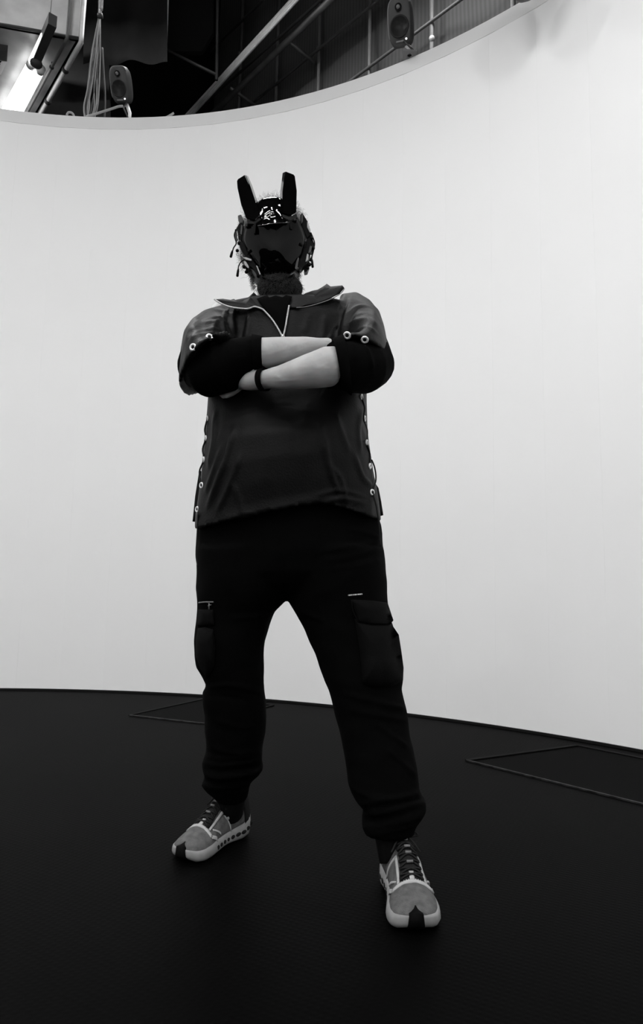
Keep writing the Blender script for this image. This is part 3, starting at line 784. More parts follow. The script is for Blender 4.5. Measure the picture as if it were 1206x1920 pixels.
# seams where the sleeves join, and the pull lines across the sleeves
cs += [([(440, 568), (428, 590), (434, 615), (446, 632)], 3, -.005), ([(655, 552), (644, 580), (636, 610), (618, 634)], 3, -.005)]
for k, (y0, xa, h) in enumerate(((584, 430, .0035), (596, 418, .0025), (604, 433, .0032), (618, 415, .0022), (625, 426, .0028))):
    cs.append(([(xa, y0+3), (404-k*2, y0-3+k), (382-k*4, y0+5), (360-k, y0+18)], 2.4+.4*(k % 3), h))
for k, (y0, xa, h) in enumerate(((574, 652, .0035), (588, 664, .0024), (598, 646, .0033), (614, 660, .0022))):
    cs.append(([(xa, y0+15), (672+k*3, y0+1), (694, y0+2), (708+k, y0+15)], 2.6+.5*(k % 3), h))
cs += [([(432, 575), (418, 600), (422, 628)], 3, .004), ([(420, 588), (400, 612), (398, 626)], 3, .003), ([(350, 640), (356, 620), (370, 604)], 3, .004), ([(700, 650), (712, 668), (722, 682)], 4, .003), ([(640, 600), (625, 625), (612, 640)], 3, .004)]
jf = cloth_folds([(a_, b_, c_*1.3) for a_, b_, c_ in cs], .0028, 10, 3, (1, 1, .55))
jacket = remeshed('jacket', jb, .0060, M['jacket'], per, 4, disp=jf)
jt = bvh(jacket); js = snapper(jt, .001); JS = snapper(jt, .004)
# inner black V at the open zip
px_patch([(481, 560, .003), (500, 585, .003), (517, 610, .003), (530, 633, .002), (536, 605, .003), (541, 578, .003), (548, 556, .003), (515, 548, .003)], (524, 585, .008), -.003, 5, fn=lambda x, y, d: JS(x, y, d)).build('zip_facing', M['tee'], jacket)
# collar flaps
px_patch([(402, 561, 1.675), (418, 560, 1.675), (432, 562, 1.675), (442, 568, 1.675), (455, 565, 1.68), (466, 557, 1.69), (476, 548, 1.71), (484, 556, 1.70), (493, 572, 1.665), (500, 586, 1.64), (492, 580, 1.64), (478, 574, 1.645), (464, 578, 1.65), (440, 576, 1.655), (424, 573, 1.66), (411, 567, 1.67)], (462, 570, 1.655), .006, 5).build('collar', M['jacket'], jacket)
px_patch([(541, 577, 1.64), (556, 562, 1.68), (572, 550, 1.71), (586, 545, 1.71), (596, 543, 1.70), (606, 537, 1.695), (613, 532, 1.69), (620, 537, 1.685), (642, 535, 1.68), (646, 540, 1.675), (637, 551, 1.67), (618, 560, 1.66), (598, 568, 1.655), (570, 573, 1.645), (556, 578, 1.64)], (590, 558, 1.665), .006, 5).build('collar', M['jacket'], jacket)
def snap_path(pts, f, d=.002, n=6):
    P = bez([Vector((a, b_, 0)) for a, b_ in pts], n); return [f(p.x, p.y, d) for p in P]
zl = bez([W(402, 561, 1.672), W(411, 567, 1.667), W(424, 573, 1.655), W(440, 577, 1.648), W(464, 579, 1.645), W(478, 575, 1.638), W(493, 580, 1.635)], 5) + snap_path([(501, 588), (512, 601), (522, 617), (530, 632)], JS, .004)
MB().tube(zl, .0024, 6).build('zip', M['zipm'], jacket)
MB().tube(snap_path([(531, 632), (535, 615), (539, 592), (542, 573)], JS, .004), .0024, 6).build('zip', M['zipm'], jacket)
MB().tube(bez([W(556, 577, 1.640), W(575, 575, 1.642), W(598, 569, 1.650), W(620, 561, 1.655), W(638, 551, 1.667), W(646, 541, 1.672)], 5), .0012, 6).build('zip', M['steel'], jacket)
p = js(530.5, 631, .005); MB().ball(p, .005, .004, .006).build('zip_slider', M['chrome'], jacket)
# eyelets
for x, y, r in ((393, 632, 1), (362, 651, 1), (651, 629, 1), (684, 637, 1), (378, 910, .9), (370, 955, .9), (698, 923, .9), (694, 874, .9), (688, 830, .9), (684, 785, .9), (678, 744, .9), (382, 862, .9), (386, 822, .9), (389, 785, .9)):
    p = js(x, y, .002); n_ = (normal_at(jt, x, y) - ray(x, y).normalized()*1.0).normalized()
    if y > 740: n_ = (n_ + Vector((.6 if x > 540 else -.6, -.2 if y > 890 else .4, 0))).normalized()
    torus_mb(p, n_, .0070*r, .0029*r).build('eyelet', M['chrome'], jacket)
    MB().tube([p-n_*.0008, p+n_*.0008], .0052*r, 12).build('eyelet_hole', M['black'], jacket)
def cord(pts, f=None, r=.0022): MB().tube(bez([(f(x, y, .004) if f else W(x, y, Yd)) for x, y, Yd in pts], 5), r, 6).build('lace', M['lacecord'], jacket)
cord([(678, 744, 0), (684, 765, 0), (682, 785, 0), (689, 808, 0), (688, 830, 0), (694, 852, 0), (694, 874, 0)], js)
cord([(697, 862, 1.70), (703, 878, 1.70), (705, 900, 1.70), (700, 922, 1.68), (706, 950, 1.68), (711, 985, 1.69), (714, 1024, 1.70)])
cord([(700, 925, 1.68), (709, 960, 1.72), (712, 1000, 1.72), (710, 1012, 1.72)])
cord([(372, 960, 1.68), (370, 1000, 1.70), (368, 1040, 1.70), (371, 1062, 1.70)])
cord([(389, 785, 0), (384, 805, 0), (386, 822, 0), (380, 842, 0), (382, 862, 0), (374, 885, 0), (378, 910, 0)], js)
# back panel corners seen past the vents
px_patch([(374, 880, 1.80), (366, 930, 1.80), (361, 978, 1.80), (380, 980, 1.82), (392, 900, 1.82)], (376, 940, 1.80), .008, 4).build('back_panel', M['jacket'], jacket)
px_patch([(700, 900, 1.81), (710, 915, 1.80), (715, 940, 1.80), (719, 966, 1.80), (700, 972, 1.82), (690, 930, 1.82)], (702, 940, 1.80), .008, 4).build('back_panel', M['jacket'], jacket)

# ---- trousers
tb = MB()
hr = lambda y, xl, xr, Y, b_, e=.95: ring(W(xl, y, Y), W(xr, y, Y), b_, 48, e)
tb.loft([hr(955, 378, 706, 1.78, .150), hr(1000, 371, 716, 1.78, .155), hr(1040, 371, 718, 1.78, .155), hr(1075, 372, 718, 1.78, .145), hr(1095, 380, 712, 1.78, .125), hr(1110, 400, 690, 1.78, .09)])
LL = [(1030, 372, 575, 1.783, .152), (1085, 371, 560, 1.785, .145), (1110, 371, 549, 1.785, .135), (1130, 371, 532, 1.785, .125), (1145, 371, 514, 1.785, .115), (1170, 368, 505, 1.785, .11), (1200, 366, 497, 1.785, .108), (1230, 366, 494, 1.787, .105), (1248, 370, 494, 1.79, .10), (1265, 380, 494, 1.79, .095), (1283, 388, 494, 1.795, .092), (1297, 380, 495, 1.80, .092), (1318, 382, 498, 1.805, .09), (1342, 386, 499, 1.81, .088), (1380, 387, 496, 1.825, .086), (1405, 387, 492, 1.835, .085), (1428, 379, 490, 1.845, .086), (1440, 381, 494, 1.85, .087), (1452, 386, 487, 1.86, .080), (1468, 379, 470, 1.87, .078), (1478, 388, 468, 1.88, .066), (1492, 402, 466, 1.885, .052), (1500, 405, 462, 1.89, .045)]
RL = [(1030, 515, 719, 1.782, .152), (1085, 525, 723, 1.778, .145), (1110, 535, 724, 1.775, .135), (1130, 542, 727, 1.77, .125), (1160, 562, 731, 1.76, .112), (1200, 581, 742, 1.75, .108), (1240, 597, 750, 1.735, .104), (1275, 610, 754, 1.725, .10), (1290, 616, 751, 1.72, .097), (1310, 621, 756, 1.715, .095), (1340, 630, 763, 1.71, .092), (1385, 642, 769, 1.695, .09), (1430, 648, 779, 1.68, .088), (1465, 653, 784, 1.67, .086), (1485, 660, 786, 1.66, .085), (1500, 668, 797, 1.655, .085), (1515, 684, 798, 1.65, .08), (1530, 680, 790, 1.645, .075), (1545, 678, 777, 1.64, .068), (1560, 682, 776, 1.637, .060)]
tb.loft([hr(*r) for r in LL]); tb.loft([hr(*r) for r in RL])
ps_ = []
for y0, h in ((1418, .004), (1430, .006), (1442, -.006), (1452, .006), (1463, -.005), (1472, .005), (1484, .004)): ps_.append(([(378, y0-2), (410, y0+5), (445, y0+2), (492, y0-6)], 3, h))
for y0, h in ((1492, .006), (1503, -.006), (1514, .007), (1526, -.005), (1540, .005), (1552, .004)): ps_.append(([(676, y0+14), (710, y0+10), (750, y0+2), (797, y0-10)], 3, h))
ps_ += [([(655, 1470), (690, 1492), (740, 1500), (796, 1490)], 4, .006), ([(640, 1300), (690, 1312), (730, 1322), (766, 1330)], 4, .006), ([(652, 1330), (700, 1340), (765, 1352)], 4, .005), ([(700, 1352), (735, 1380), (766, 1402)], 4, .005), ([(715, 1400), (755, 1430), (780, 1458)], 4, .004),
        ([(384, 1290), (430, 1284), (490, 1298)], 4, .006), ([(382, 1305), (420, 1306), (470, 1316)], 4, -.004), ([(390, 1345), (440, 1362), (480, 1360)], 4, .003), ([(392, 1400), (440, 1412), (488, 1405)], 4, .005),
        ([(600, 1035), (660, 1025), (712, 1015)], 4, .004), ([(604, 1052), (660, 1042), (714, 1030)], 4, .003), ([(620, 1068), (680, 1058), (716, 1050)], 3, .003), ([(650, 990), (690, 1000), (714, 1012)], 3, .004),
        ([(533, 1000), (531, 1060), (533, 1120)], 3, -.003), ([(587, 1030), (590, 1100), (612, 1180), (640, 1260)], 1.8, .0025), ([(545, 1128), (575, 1150), (610, 1165)], 4, .004), ([(515, 1140), (480, 1155), (430, 1160)], 4, .003), ([(440, 1030), (430, 1100), (428, 1200), (432, 1280)], 1.8, .002)]
trousers = remeshed('trousers', tb, .0065, M['pants'], per, 4, disp=cloth_folds(ps_, .0040, 8, 11, (1, 1, 1.3)))
tt_ = bvh(trousers); ts = snapper(tt_, .001)
fp = lambda x, y, d: ts(x, y, d)
def pocket(name, outline, c, mt='pocket', powr=3): return px_patch(outline, c, -.003, 6, powr=powr, fn=fp).build(name, M[mt], trousers)
pocket('cargo_pocket', [(665, 1160, .003), (700, 1166, .006), (733, 1168, .008), (748, 1190, .012), (753, 1222, .014), (757, 1252, .012), (756, 1276, .006), (735, 1288, .004), (700, 1290, .004), (680, 1280, .004), (676, 1230, .004)], (715, 1230, .034))
pocket('pocket_flap', [(659, 1124, .004), (700, 1126, .006), (727, 1130, .008), (733, 1148, .014), (738, 1163, .018), (732, 1171, .018), (700, 1170, .018), (672, 1166, .014)], (702, 1150, .022))
pocket('cargo_pocket', [(371, 1178, .004), (384, 1176, .008), (400, 1180, .004), (404, 1215, .003), (402, 1250, .003), (388, 1272, .003), (376, 1255, .004), (367, 1230, .008), (367, 1200, .008)], (384, 1218, .024))
pocket('pocket_flap', [(372, 1143, .004), (400, 1143, .006), (402, 1172, .006), (370, 1174, .008)], (386, 1160, .014))
MB().tube(snap_path([(373, 1130), (386, 1129), (400, 1129)], ts, .004, 4), .0018, 6).build('pocket_zip', M['steel2'], trousers)
MB().tube([ts(392, 1131, .006), ts(392, 1143, .009)], .0016, 6).build('zip_pull', M['steel2'], trousers)
MB().tube([ts(390, 1136, .006), ts(396, 1134, .007)], .0013, 6).build('zip_pull', M['steel2'], trousers)
MB().tube(snap_path([(659, 1125), (662, 1145), (672, 1166)], ts, .016, 4), .0015, 6).build('seam', M['pocket'], trousers)
# tiny woven lettering strip above the right pocket: a row of small marks
x = 653.0
for k, wd in enumerate((1.6, 3.2, 2.6, 3.0, 2.4, 3.2, 2.6, 3.2, 2.6, 3.0)):
    y = 1116 - (x-653)*.09
    ps = [ts(x, y-1.1, .006), ts(x+wd-.7, y-1.2, .006), ts(x+wd-.7, y+1.1, .006), ts(x, y+1.2, .006)]
    MB().prism(ps, [p+Vector((0, .002, 0)) for p in ps]).build('lettering', M['chrome'] if k % 3 else M['clip'], trousers, smooth=False)
    x += wd

# ---- sneakers
def sneaker(heel, toe, side):
    hv = Vector((heel.x, heel.y, 0)); tv = Vector((toe.x, toe.y, 0)); dx = (tv-hv); L = dx.length; dx.normalize(); dy = Vector((-dx.y, dx.x, 0))
    k = L/.29
    def P(x, y, z): return hv + dx*(x*k) + dy*(y*k*side) + Vector((0, 0, z*k))
    X = [0, .012, .03, .06, .10, .14, .18, .215, .245, .268, .282, .29]
    WO = [.014, .029, .040, .045, .044, .046, .052, .058, .057, .050, .036, .014]      # half width, sole
    SH = [.0, .0, .0, .0, -.002, -.004, -.004, -.001, .003, .006, .008, .008]           # sideways curve
    ZB = [.022, .008, .002, .0, .003, .004, .0, .0, .0, .004, .012, .020]
    ZS = [.074, .067, .056, .045, .041, .038, .036, .033, .032, .033, .036, .037]
    UH = [.024, .062, .078, .084, .084, .074, .046, .034, .026, .018, .010, .003]
    fi = lambda x, A: float(np.interp(x, X, A))
    rings = []
    for i in range(29):
        x = .29*i/28; wd, sh, zb, zs = fi(x, WO), fi(x, SH), fi(x, ZB), fi(x, ZS)
        r = []
        for (yy, zz) in ((-.80, 0), (-.97, .12), (-1.05, .35), (-1.03, .7), (-.95, 1), (0, 1.0), (.95, 1), (1.03, .7), (1.05, .35), (.97, .12), (.80, 0), (0, 0)):
            r.append(P(x, sh+wd*yy, zb+(zs-zb)*zz))
        rings.append(r)
    def SU(x, phi, off=0):
        wd, sh, zs, h = fi(x, WO)*.93+off, fi(x, SH), fi(x, ZS)-.006, fi(x, UH)+.006+off
        c_, s_ = math.cos(phi), math.sin(phi)
        narrow = 1 - .38*max(0, s_)**1.5*min(1, h/.05)
        return P(x, sh - wd*math.copysign(abs(c_)**.8, c_)*narrow, zs + h*max(s_, 0)**.8)
    N = 26
    ur = [[SU(max(.004, .286*i/40), math.pi*j/N) for j in range(N+1)] for i in range(41)]
    up_ = MB().loft(ur, True, closed=True).build('sneaker', M['mesh1'], per)
    MB().loft(rings).build('sole', M['solem'], up_)
    def patch(name, pts_x, ph0, ph1, mt, off=.0015, n=10):
        """strip over the upper; pts_x list of (x, phi0, phi1)"""
        o_, i_ = [], []
        for x_, a0, a1 in pts_x:
            o_.append([SU(x_, a0+(a1-a0)*j/n, off) for j in range(n+1)]); i_.append([SU(x_, a0+(a1-a0)*j/n, -.001) for j in range(n, -1, -1)])
        return MB().loft([a+b_ for a, b_ in zip(o_, i_)]).build(name, M[mt], up_)
    PI = math.pi
    lin = lambda a, b_, n: [a+(b_-a)*i/n for i in range(n+1)]
    # tongue and dark instep
    patch('tongue', [(x, PI*.5-ww, PI*.5+ww) for x, ww in zip(lin(.085, .205, 10), (.85, .80, .72, .66, .62, .60, .60, .62, .66, .70, .60))], 0, 0, 'knit', .003)
    patch('heel_counter', [(x, .0, PI) for x in lin(.006, .055, 5)], 0, 0, 'knit', .002, 22)
    patch('ankle_collar', [(x, .9, PI-.9) for x in lin(.03, .10, 6)], 0, 0, 'sock', .004, 14)
    # pale overlays
    patch('overlay', [(x, PI*.5-1.15, PI*.5+1.15) for x in lin(.203, .211, 3)], 0, 0, 'over', .003, 16)
    for sgn in (-1, 1):
        for (xa, fa, xb, fb, wv_) in ((.207, 1.15, .185, 1.45, .10), (.20, .78, .135, .80, .07), (.135, .84, .118, 1.45, .10), (.19, .95, .165, 1.40, .05)):
            q_ = []
            for t_ in lin(0, 1, 8):
                f_ = fa+(fb-fa)*t_; q_.append((xa+(xb-xa)*t_, PI*.5+sgn*(f_-wv_), PI*.5+sgn*(f_+wv_)))
            patch('overlay', q_, 0, 0, 'over', .0028, 3)
    patch('overlay', [(x, PI*.5-.10, PI*.5+.10) for x in lin(.185, .205, 3)], 0, 0, 'over', .0045, 4)
    # toe bumper
    tr = []
    for x in lin(.268, .291, 6):
        x2 = min(x, .2885)
        tr.append([P(x2+.004, fi(x2, SH)+yy, zz) for yy, zz in ((-.018, fi(x2, ZB)-.001), (-.015, fi(x2, ZS)+.003+fi(x2, UH)*.25), (0, fi(x2, ZS)+.005+fi(x2, UH)*.7), (.015, fi(x2, ZS)+.003+fi(x2, UH)*.25), (.018, fi(x2, ZB)-.001))])
    MB().loft(tr).build('toe_bumper', M['rubber'], up_)
    # round and slot openings along the sole, their inner shade as flush black plugs
    for sgn in (-1, 1):
        for x, rr, st_ in ((.022, .006, 1.5), (.042, .006, 1.5), (.064, .0055, 2.0), (.088, .0055, 2.0), (.112, .0055, 1.5), (.132, .005, 1), (.150, .0055, 1), (.168, .0055, 1), (.186, .006, 1)):
            wd = fi(x, WO)*1.045; z = (fi(x, ZB)+fi(x, ZS))*.5
            p = P(x, fi(x, SH)+sgn*wd, z); c2 = P(x, fi(x, SH)+sgn*(wd-.01), z); ax_ = (p-c2).normalized()
            n2 = 14; rg = []
            for s_ in (-.008, .0008):
                rg.append([p + ax_*s_ + dx*(rr*st_*k*math.cos(2*PI*j/n2)) + Vector((0, 0, 1))*(rr*k*math.sin(2*PI*j/n2)) for j in range(n2)])
            MB().loft(rg).build('sole_dark_plug', M['black'], up_)
    # laces
    for i, x in enumerate(lin(.110, .195, 6)):
        for sg in (-1, 1):
            a_ = [SU(x+(.012*(t_-.5)*sg), PI*.5+(-.62+1.24*t_), .0065) for t_ in lin(0, 1, 6)]
            MB().tube(a_, .0026*k, 6, flat=.7).build('lace', M['lace'], up_)
    for x in (.118, .140, .152, .170):
        MB().tube([SU(x, PI*.5-.14, .0095), SU(x, PI*.5+.14, .0095)], .0032*k, 6).build('lace', M['laceg'], up_)
    # bow
    c = SU(.100, PI*.5, .010)
    for sg in (-1, 1):
        MB().tube(bez([c, c+dy*sg*.02+Vector((0, 0, .006)), c+dy*sg*.036-Vector((0, 0, .004)), c+dy*sg*.018-Vector((0, 0, .008)), c], 5), .0022, 6).build('lace', M['lace'], up_)
        MB().tube(bez([c, c+dy*sg*.018+dx*.02-Vector((0, 0, .010)), c+dy*sg*.034+dx*.035-Vector((0, 0, .03))], 5), .0020, 6).build('lace', M['lace'], up_)
    return up_, P
sn1, P1 = sneaker(heelL, toeL, 1)
sn2, P2 = sneaker(heelR, toeR, -1)
# socks
for a, Pk, mk in ((LK[1], P1, (446, 1497)), (RK[1], P2, (767, 1562))):
    he, to = (heelL, toeL) if Pk is P1 else (heelR, toeR)
    so = MB().loft(limb([he.lerp(to, .28)+Vector((0, 0, .095)), a+Vector((0, 0, -.035)), a, a+Vector((0, 0, .03))], [.037, .039, .042, .046])).build('sock', M['sock'], per)
    s3 = snapper(bvh(so), .0015)
    ps = [s3(mk[0]-5, mk[1]+2), s3(mk[0]+1, mk[1]-3), s3(mk[0]+6, mk[1]-2), s3(mk[0]+1, mk[1]+3)]
    MB().prism(ps, [p+Vector((0, .003, 0)) for p in ps]).build('reflective_tab', M['clip'], so, smooth=False)

# ---- mask
mask = None
def shell_patch(name, outline, c, mt, thick=-.005, nr=9, powr=2.0, parent=None, fn=HP):
    return px_patch(outline, c, thick, nr, powr=powr, fn=fn).build(name, M[mt], parent)
vis_out = [(462, 424), (459, 436), (457, 450), (460, 462), (466, 474), (473, 486), (480, 499), (487, 510), (494, 519), (505, 524), (520, 526), (535, 522), (545, 514), (553, 509), (560, 495), (567, 477), (571, 460), (571, 447), (567, 433), (561, 421), (557, 409), (541, 415), (520, 418), (500, 420), (480, 422)]
# side cups and band that carry everything
edge_d = lambda x, y=460: .096 - .034*((x-515)/57)**2 - (y-455)*(.00068 if y < 455 else .00072)
vo = [(x, y, edge_d(x, y)) for x, y in vis_out]
mask = shell_patch('face_mask', [(515+(x-515)*1.045, 468+(y-468)*1.03, d-.012) for x, y, d in vo], (515, 465, .08), 'visrim', -.03, 6, parent=per)
shell_patch('visor', vo, (515, 460, .110), 'visor', -.003, 16, 1.9, mask)
brow = shell_patch('brow_plate', [(466, 424, .090), (468, 408, .086), (477, 394, .078), (484, 378, .064), (495, 371, .058), (510, 369, .056), (524, 370, .058), (533, 380, .064), (540, 394, .078), (550, 405, .086), (556, 413, .090), (540, 418, .122), (515, 421, .128), (490, 424, .122)], (512, 400, .112), 'gloss', -.006, 10, 2.0, mask)
_b = bmesh.new(); _b.from_mesh(brow.data)
for _ in range(8): bmesh.ops.smooth_vert(_b, verts=[v for v in _b.verts if (v.co-WP(512, 400, HC+hf*.1, hf)).length < .055], factor=.5, use_axis_x=True, use_axis_y=True, use_axis_z=True)
_b.to_mesh(brow.data); _b.free()
def horn(front, inner, d0, d1, depth):
    """front polygon, bottom to tip; the inner edge is bevelled back"""
    ys = [p[1] for p in front]; y0, y1 = max(ys), min(ys)
    dd = lambda y: d0 + (d1-d0)*(y0-y)/(y0-y1)
    fr = [HP(x, y, dd(y)) for x, y in front]; bk = [HP(x+inner*(1 if (x-515)*inner < 0 else 1)*0 + inner*5, y+2, dd(y)-depth) for x, y in front]
    return MB().prism(fr, bk).build('horn', M['gloss'], mask, smooth=False, bevel=.0022)
horn([(462, 411), (452, 384), (445, 352), (444, 337), (460, 327), (468, 345), (477, 372), (487, 405), (478, 413)], 1, .116, .104, .030)
horn([(530, 400), (530, 360), (535, 321), (553, 328), (557, 358), (556, 399), (546, 404)], -1, .116, .104, .030)
for ps, dm in ((((463, 412), (476, 415), (486, 408), (490, 411), (478, 420), (464, 419)), .11), (((529, 401), (543, 406), (556, 400), (558, 408), (545, 414), (531, 408)), .11)):
    f_ = [HP(x, y, dm) for x, y in ps]; MB().prism(f_, [p-hf*.02 for p in f_]).build('horn_base', M['visrim'], mask, smooth=False, bevel=.001)
for ps in (((476, 419), (480, 418), (478.5, 437), (476.5, 437)), ((541, 412), (544, 411), (548, 429), (545, 430))):
    f_ = [HP(x, y, .112) for x, y in ps]; MB().prism(f_, [p-hf*.02 for p in f_]).build('brow_strut', M['mech'], mask, smooth=False)
for x, y in ((464, 425), (467, 472), (484, 518), (554, 414), (565, 459), (560, 509)):
    p = HP(x, y, edge_d(x, y)+.006); MB().tube([p-hf*.006, p+hf*.004], .0042, 12).build('bolt', M['mech'], mask)
# lower jaw guard under the visor
shell_patch('jaw_guard', [(489, 518, .075), (505, 525, .085), (522, 527, .088), (540, 520, .085), (552, 512, .075), (556, 524, .060), (548, 532, .062), (532, 538, .066), (515, 538, .066), (500, 534, .062), (490, 528, .060)], (522, 529, .085), 'mech', -.006, 6, 2, mask)
# side mechanisms: chains of small plates, struts and rings
def plate(ps, d, th, mt, name='side_plate', bev=.001):
    f_ = [HP(x, y, d) for x, y in ps]; MB().prism(f_, [p-hf*th for p in f_]).build(name, M[mt], mask, smooth=False, bevel=bev)
plate([(447, 420), (453, 416), (457, 424), (456, 440), (452, 452), (447, 448), (445, 432)], .045, .03, 'mech')
plate([(451, 452), (457, 455), (466, 474), (462, 482), (455, 474), (449, 462)], .05, .03, 'mech')
plate([(458, 480), (466, 478), (476, 490), (486, 508), (490, 520), (482, 514), (472, 500), (461, 492)], .055, .03, 'mech')
plate([(459, 497), (464, 499), (473, 508), (478, 520), (473, 522), (466, 513), (461, 507)], .03, .03, 'mech')
plate([(450, 478), (454, 481), (463, 494), (460, 497), (452, 490)], .04, .015, 'mechg')
plate([(446, 404), (452, 402), (457, 412), (454, 420), (447, 414)], .04, .02, 'mechg')
plate([(452, 421), (455, 422), (453.5, 440), (450.5, 438)], .052, .006, 'mechg')
plate([(455, 482), (461, 482), (472, 486), (471, 489), (462, 487)], .062, .006, 'clip')
plate([(457, 489), (461, 490), (467, 500), (466, 503), (459, 497)], .060, .004, 'clip')
plate([(441, 431), (444, 434), (444.5, 450), (442, 452)], .03, .01, 'mechg')
plate([(480, 497), (483, 499), (489, 514), (487, 515)], .075, .004, 'clip')
# right side
plate([(563, 403), (567, 399), (572, 407), (577, 415), (582, 430), (583, 440), (576, 446), (570, 432), (564, 418)], .045, .03, 'mech')
plate([(565, 402), (568, 401), (568, 415), (565, 419)], .055, .006, 'mechg')
plate([(572, 432), (584, 436), (586, 447), (590, 458), (586, 472), (576, 470), (570, 456)], .04, .03, 'mech')
plate([(570, 466), (580, 462), (582, 478), (574, 494), (564, 505), (559, 508), (560, 490)], .05, .03, 'mech')
plate([(569, 493), (580, 486), (580, 498), (576, 509), (570, 510)], .03, .03, 'mech')
plate([(576, 415), (578, 418), (583, 434), (581, 436), (576, 426)], .05, .004, 'clip')
plate([(576, 475), (579, 477), (578, 487), (573, 491)], .052, .004, 'clip')
plate([(582, 460), (585, 462), (583, 474), (578, 474)], .052, .004, 'mechg')
plate([(571, 447), (575, 447), (574, 453), (571, 453)], .055, .004, 'mechg')
plate([(553, 503), (556, 489), (559, 482), (561, 484), (557, 506)], .062, .004, 'mechg')
for x, y, r in ((445, 470, .005), (458, 500, .006), (462, 510, .005), (580, 496, .006), (577, 503, .005), (585, 447, .005), (449, 456, .006), (587, 465, .006), (569, 410, .004)):
    MB().ball(HP(x, y, .042), r, r, r, u=10, v=8).build('ball_joint', M['mech'], mask)
torus_mb(HP(445.5, 477, .045), hf, .0034, .0014, 14, 6).build('ring', M['clip'], mask)
def mcable(pts, tip):
    MB().tube(bez([HP(x, y, .04) for x, y in pts], 6), .0018, 6).build('cable', M['mech'], mask)
    MB().tube([HP(tip[0][0], tip[0][1], .04), HP((tip[0][0]*3+tip[1][0])/4, (tip[0][1]*3+tip[1][1])/4, .04), HP((tip[0][0]+tip[1][0]*9)/10, (tip[0][1]+tip[1][1]*9)/10, .04), HP(tip[1][0], tip[1][1], .04)], [.0022, .0034, .0038, .0022], 10).build('cable_tip', M['mech'], mask)
mcable([(442, 430), (440, 444), (443, 456), (438, 465), (436, 472)], ((436, 470), (432.5, 483)))
mcable([(460, 486), (453, 490), (448, 498), (446.5, 506)], ((447, 504), (445, 519)))
mcable([(588, 462), (586, 475), (584.5, 487)], ((585, 486), (586.5, 502)))
mcable([(583, 436), (588, 448), (590, 458), (587, 474), (583, 486)], ((583, 484), (582, 490)))
MB().tube(bez([HP(449, 422, .03), HP(440, 440, -.02), HP(445, 450, -.06)], 6), .003, 6).build('strap', M['mech'], mask)

# ---- the photographer, crouching behind the camera (mirrored in the visor)
ph = empty('person', (-.02, -.50, 0)); tag(ph, 'person in dark clothes crouching with a phone, seen mirrored in the visor', 'person')
def V3(*a): return Vector(a)
mb = MB()
mb.ball(V3(-.02, -.40, 1.02), .078, .098, .118, None, 24, 16); mb.ball(V3(-.02, -.36, .965), .05, .055, .05)
mb.ball(V3(-.02, -.295, 1.00), .014, .02, .025)
for s in (-1, 1):
    mb.ball(V3(-.02+s*.08, -.40, 1.0), .01, .018, .03)
    mb.loft(limb([V3(s*.10-.02, -.22, .66), V3(s*.065-.01, -.16, .68), V3(s*.055-.01, -.12, .70)], [.026, .028, .024], 14))
    for k in range(4):
        z = .665+.020*k
        mb.loft(limb([V3(s*.055-.01, -.13, z), V3(s*.070-.01, -.095, z), V3(s*.065-.01, -.065, z), V3(s*.045-.01, -.055, z)], [.010, .009, .008, .006], 10))
    mb.loft(limb([V3(s*.055-.01, -.13, .665), V3(s*.045-.01, -.10, .65), V3(s*.035-.01, -.095, .67)], [.010, .009, .007], 10))
mb.loft(limb([V3(-.02, -.50, .78), V3(-.02, -.46, .88), V3(-.02, -.42, .96)], [.065, .056, .054]))
for s in (-1, 1):
    mb.loft(limb([V3(s*.19-.02, -.50, .78), V3(s*.21-.02, -.36, .58), V3(s*.10-.02, -.22, .66)], [.05, .042, .03]))
mb.loft(limb([V3(-.02, -.62, .28), V3(-.02, -.58, .5), V3(-.02, -.52, .74)], [.12, .12, .12]))
remeshed('body', mb, .006, M['skin'], ph, 4)
mb = MB()
mb.loft([[V3(-.02+a*math.cos(q), y+b_*math.sin(q), z) for q in [2*math.pi*k/28 for k in range(28)]] for a, b_, y, z in ((.16, .13, -.62, .24), (.18, .15, -.61, .36), (.18, .14, -.58, .52), (.20, .13, -.54, .68), (.19, .11, -.52, .78), (.12, .09, -.50, .83), (.075, .07, -.485, .87))])
for s in (-1, 1):
    mb.loft(limb([V3(s*.16-.02, -.51, .77), V3(s*.21-.02, -.44, .66), V3(s*.215-.02, -.36, .575), V3(s*.16-.02, -.28, .62), V3(s*.11-.02, -.23, .655)], [.075, .068, .058, .046, .036]))
remeshed('hoodie', mb, .008, M['tee'], ph, 5)
mb = MB()
for s, kx in ((-1, .17), (1, .15)):
    if s < 0: mb.loft(limb([V3(-.11, -.60, .26), V3(-.19, -.36, .40), V3(-.20, -.22, .44), V3(-.19, -.24, .34), V3(-.18, -.34, .10)], [.10, .088, .070, .062, .048]))
    else: mb.loft(limb([V3(.08, -.60, .26), V3(.14, -.38, .18), V3(.15, -.26, .085), V3(.15, -.40, .075), V3(.14, -.66, .075)], [.10, .088, .070, .062, .050]))
remeshed('trousers', mb, .008, M['pants'], ph, 5)
for c, tp in ((V3(-.18, -.38, .0), V3(-.19, -.13, 0)), (V3(.14, -.86, 0), V3(.14, -.62, 0))):
    d = (tp-c); MB().loft([[c+d*t_+V3(wd*math.cos(q), 0, (h_/2)+(h_/2)*math.sin(q)) for q in [2*math.pi*k/16 for k in range(16)]] for t_, wd, h_ in ((0, .025, .05), (.08, .036, .085), (.35, .042, .09), (.7, .050, .06), (.93, .042, .045), (1, .02, .03))]).build('sneaker', M['rubber'], ph)
MB().ball(V3(-.02, -.415, 1.035), .084, .098, .112, None, 24, 16).build('hair', M['mech'], ph)
phn = MB().box(V3(-.01, -.075, .70), .075, .010, .150, None, .004).build('phone', M['dark']); tag(phn, 'black phone held upright in front of the crouching person', 'phone')

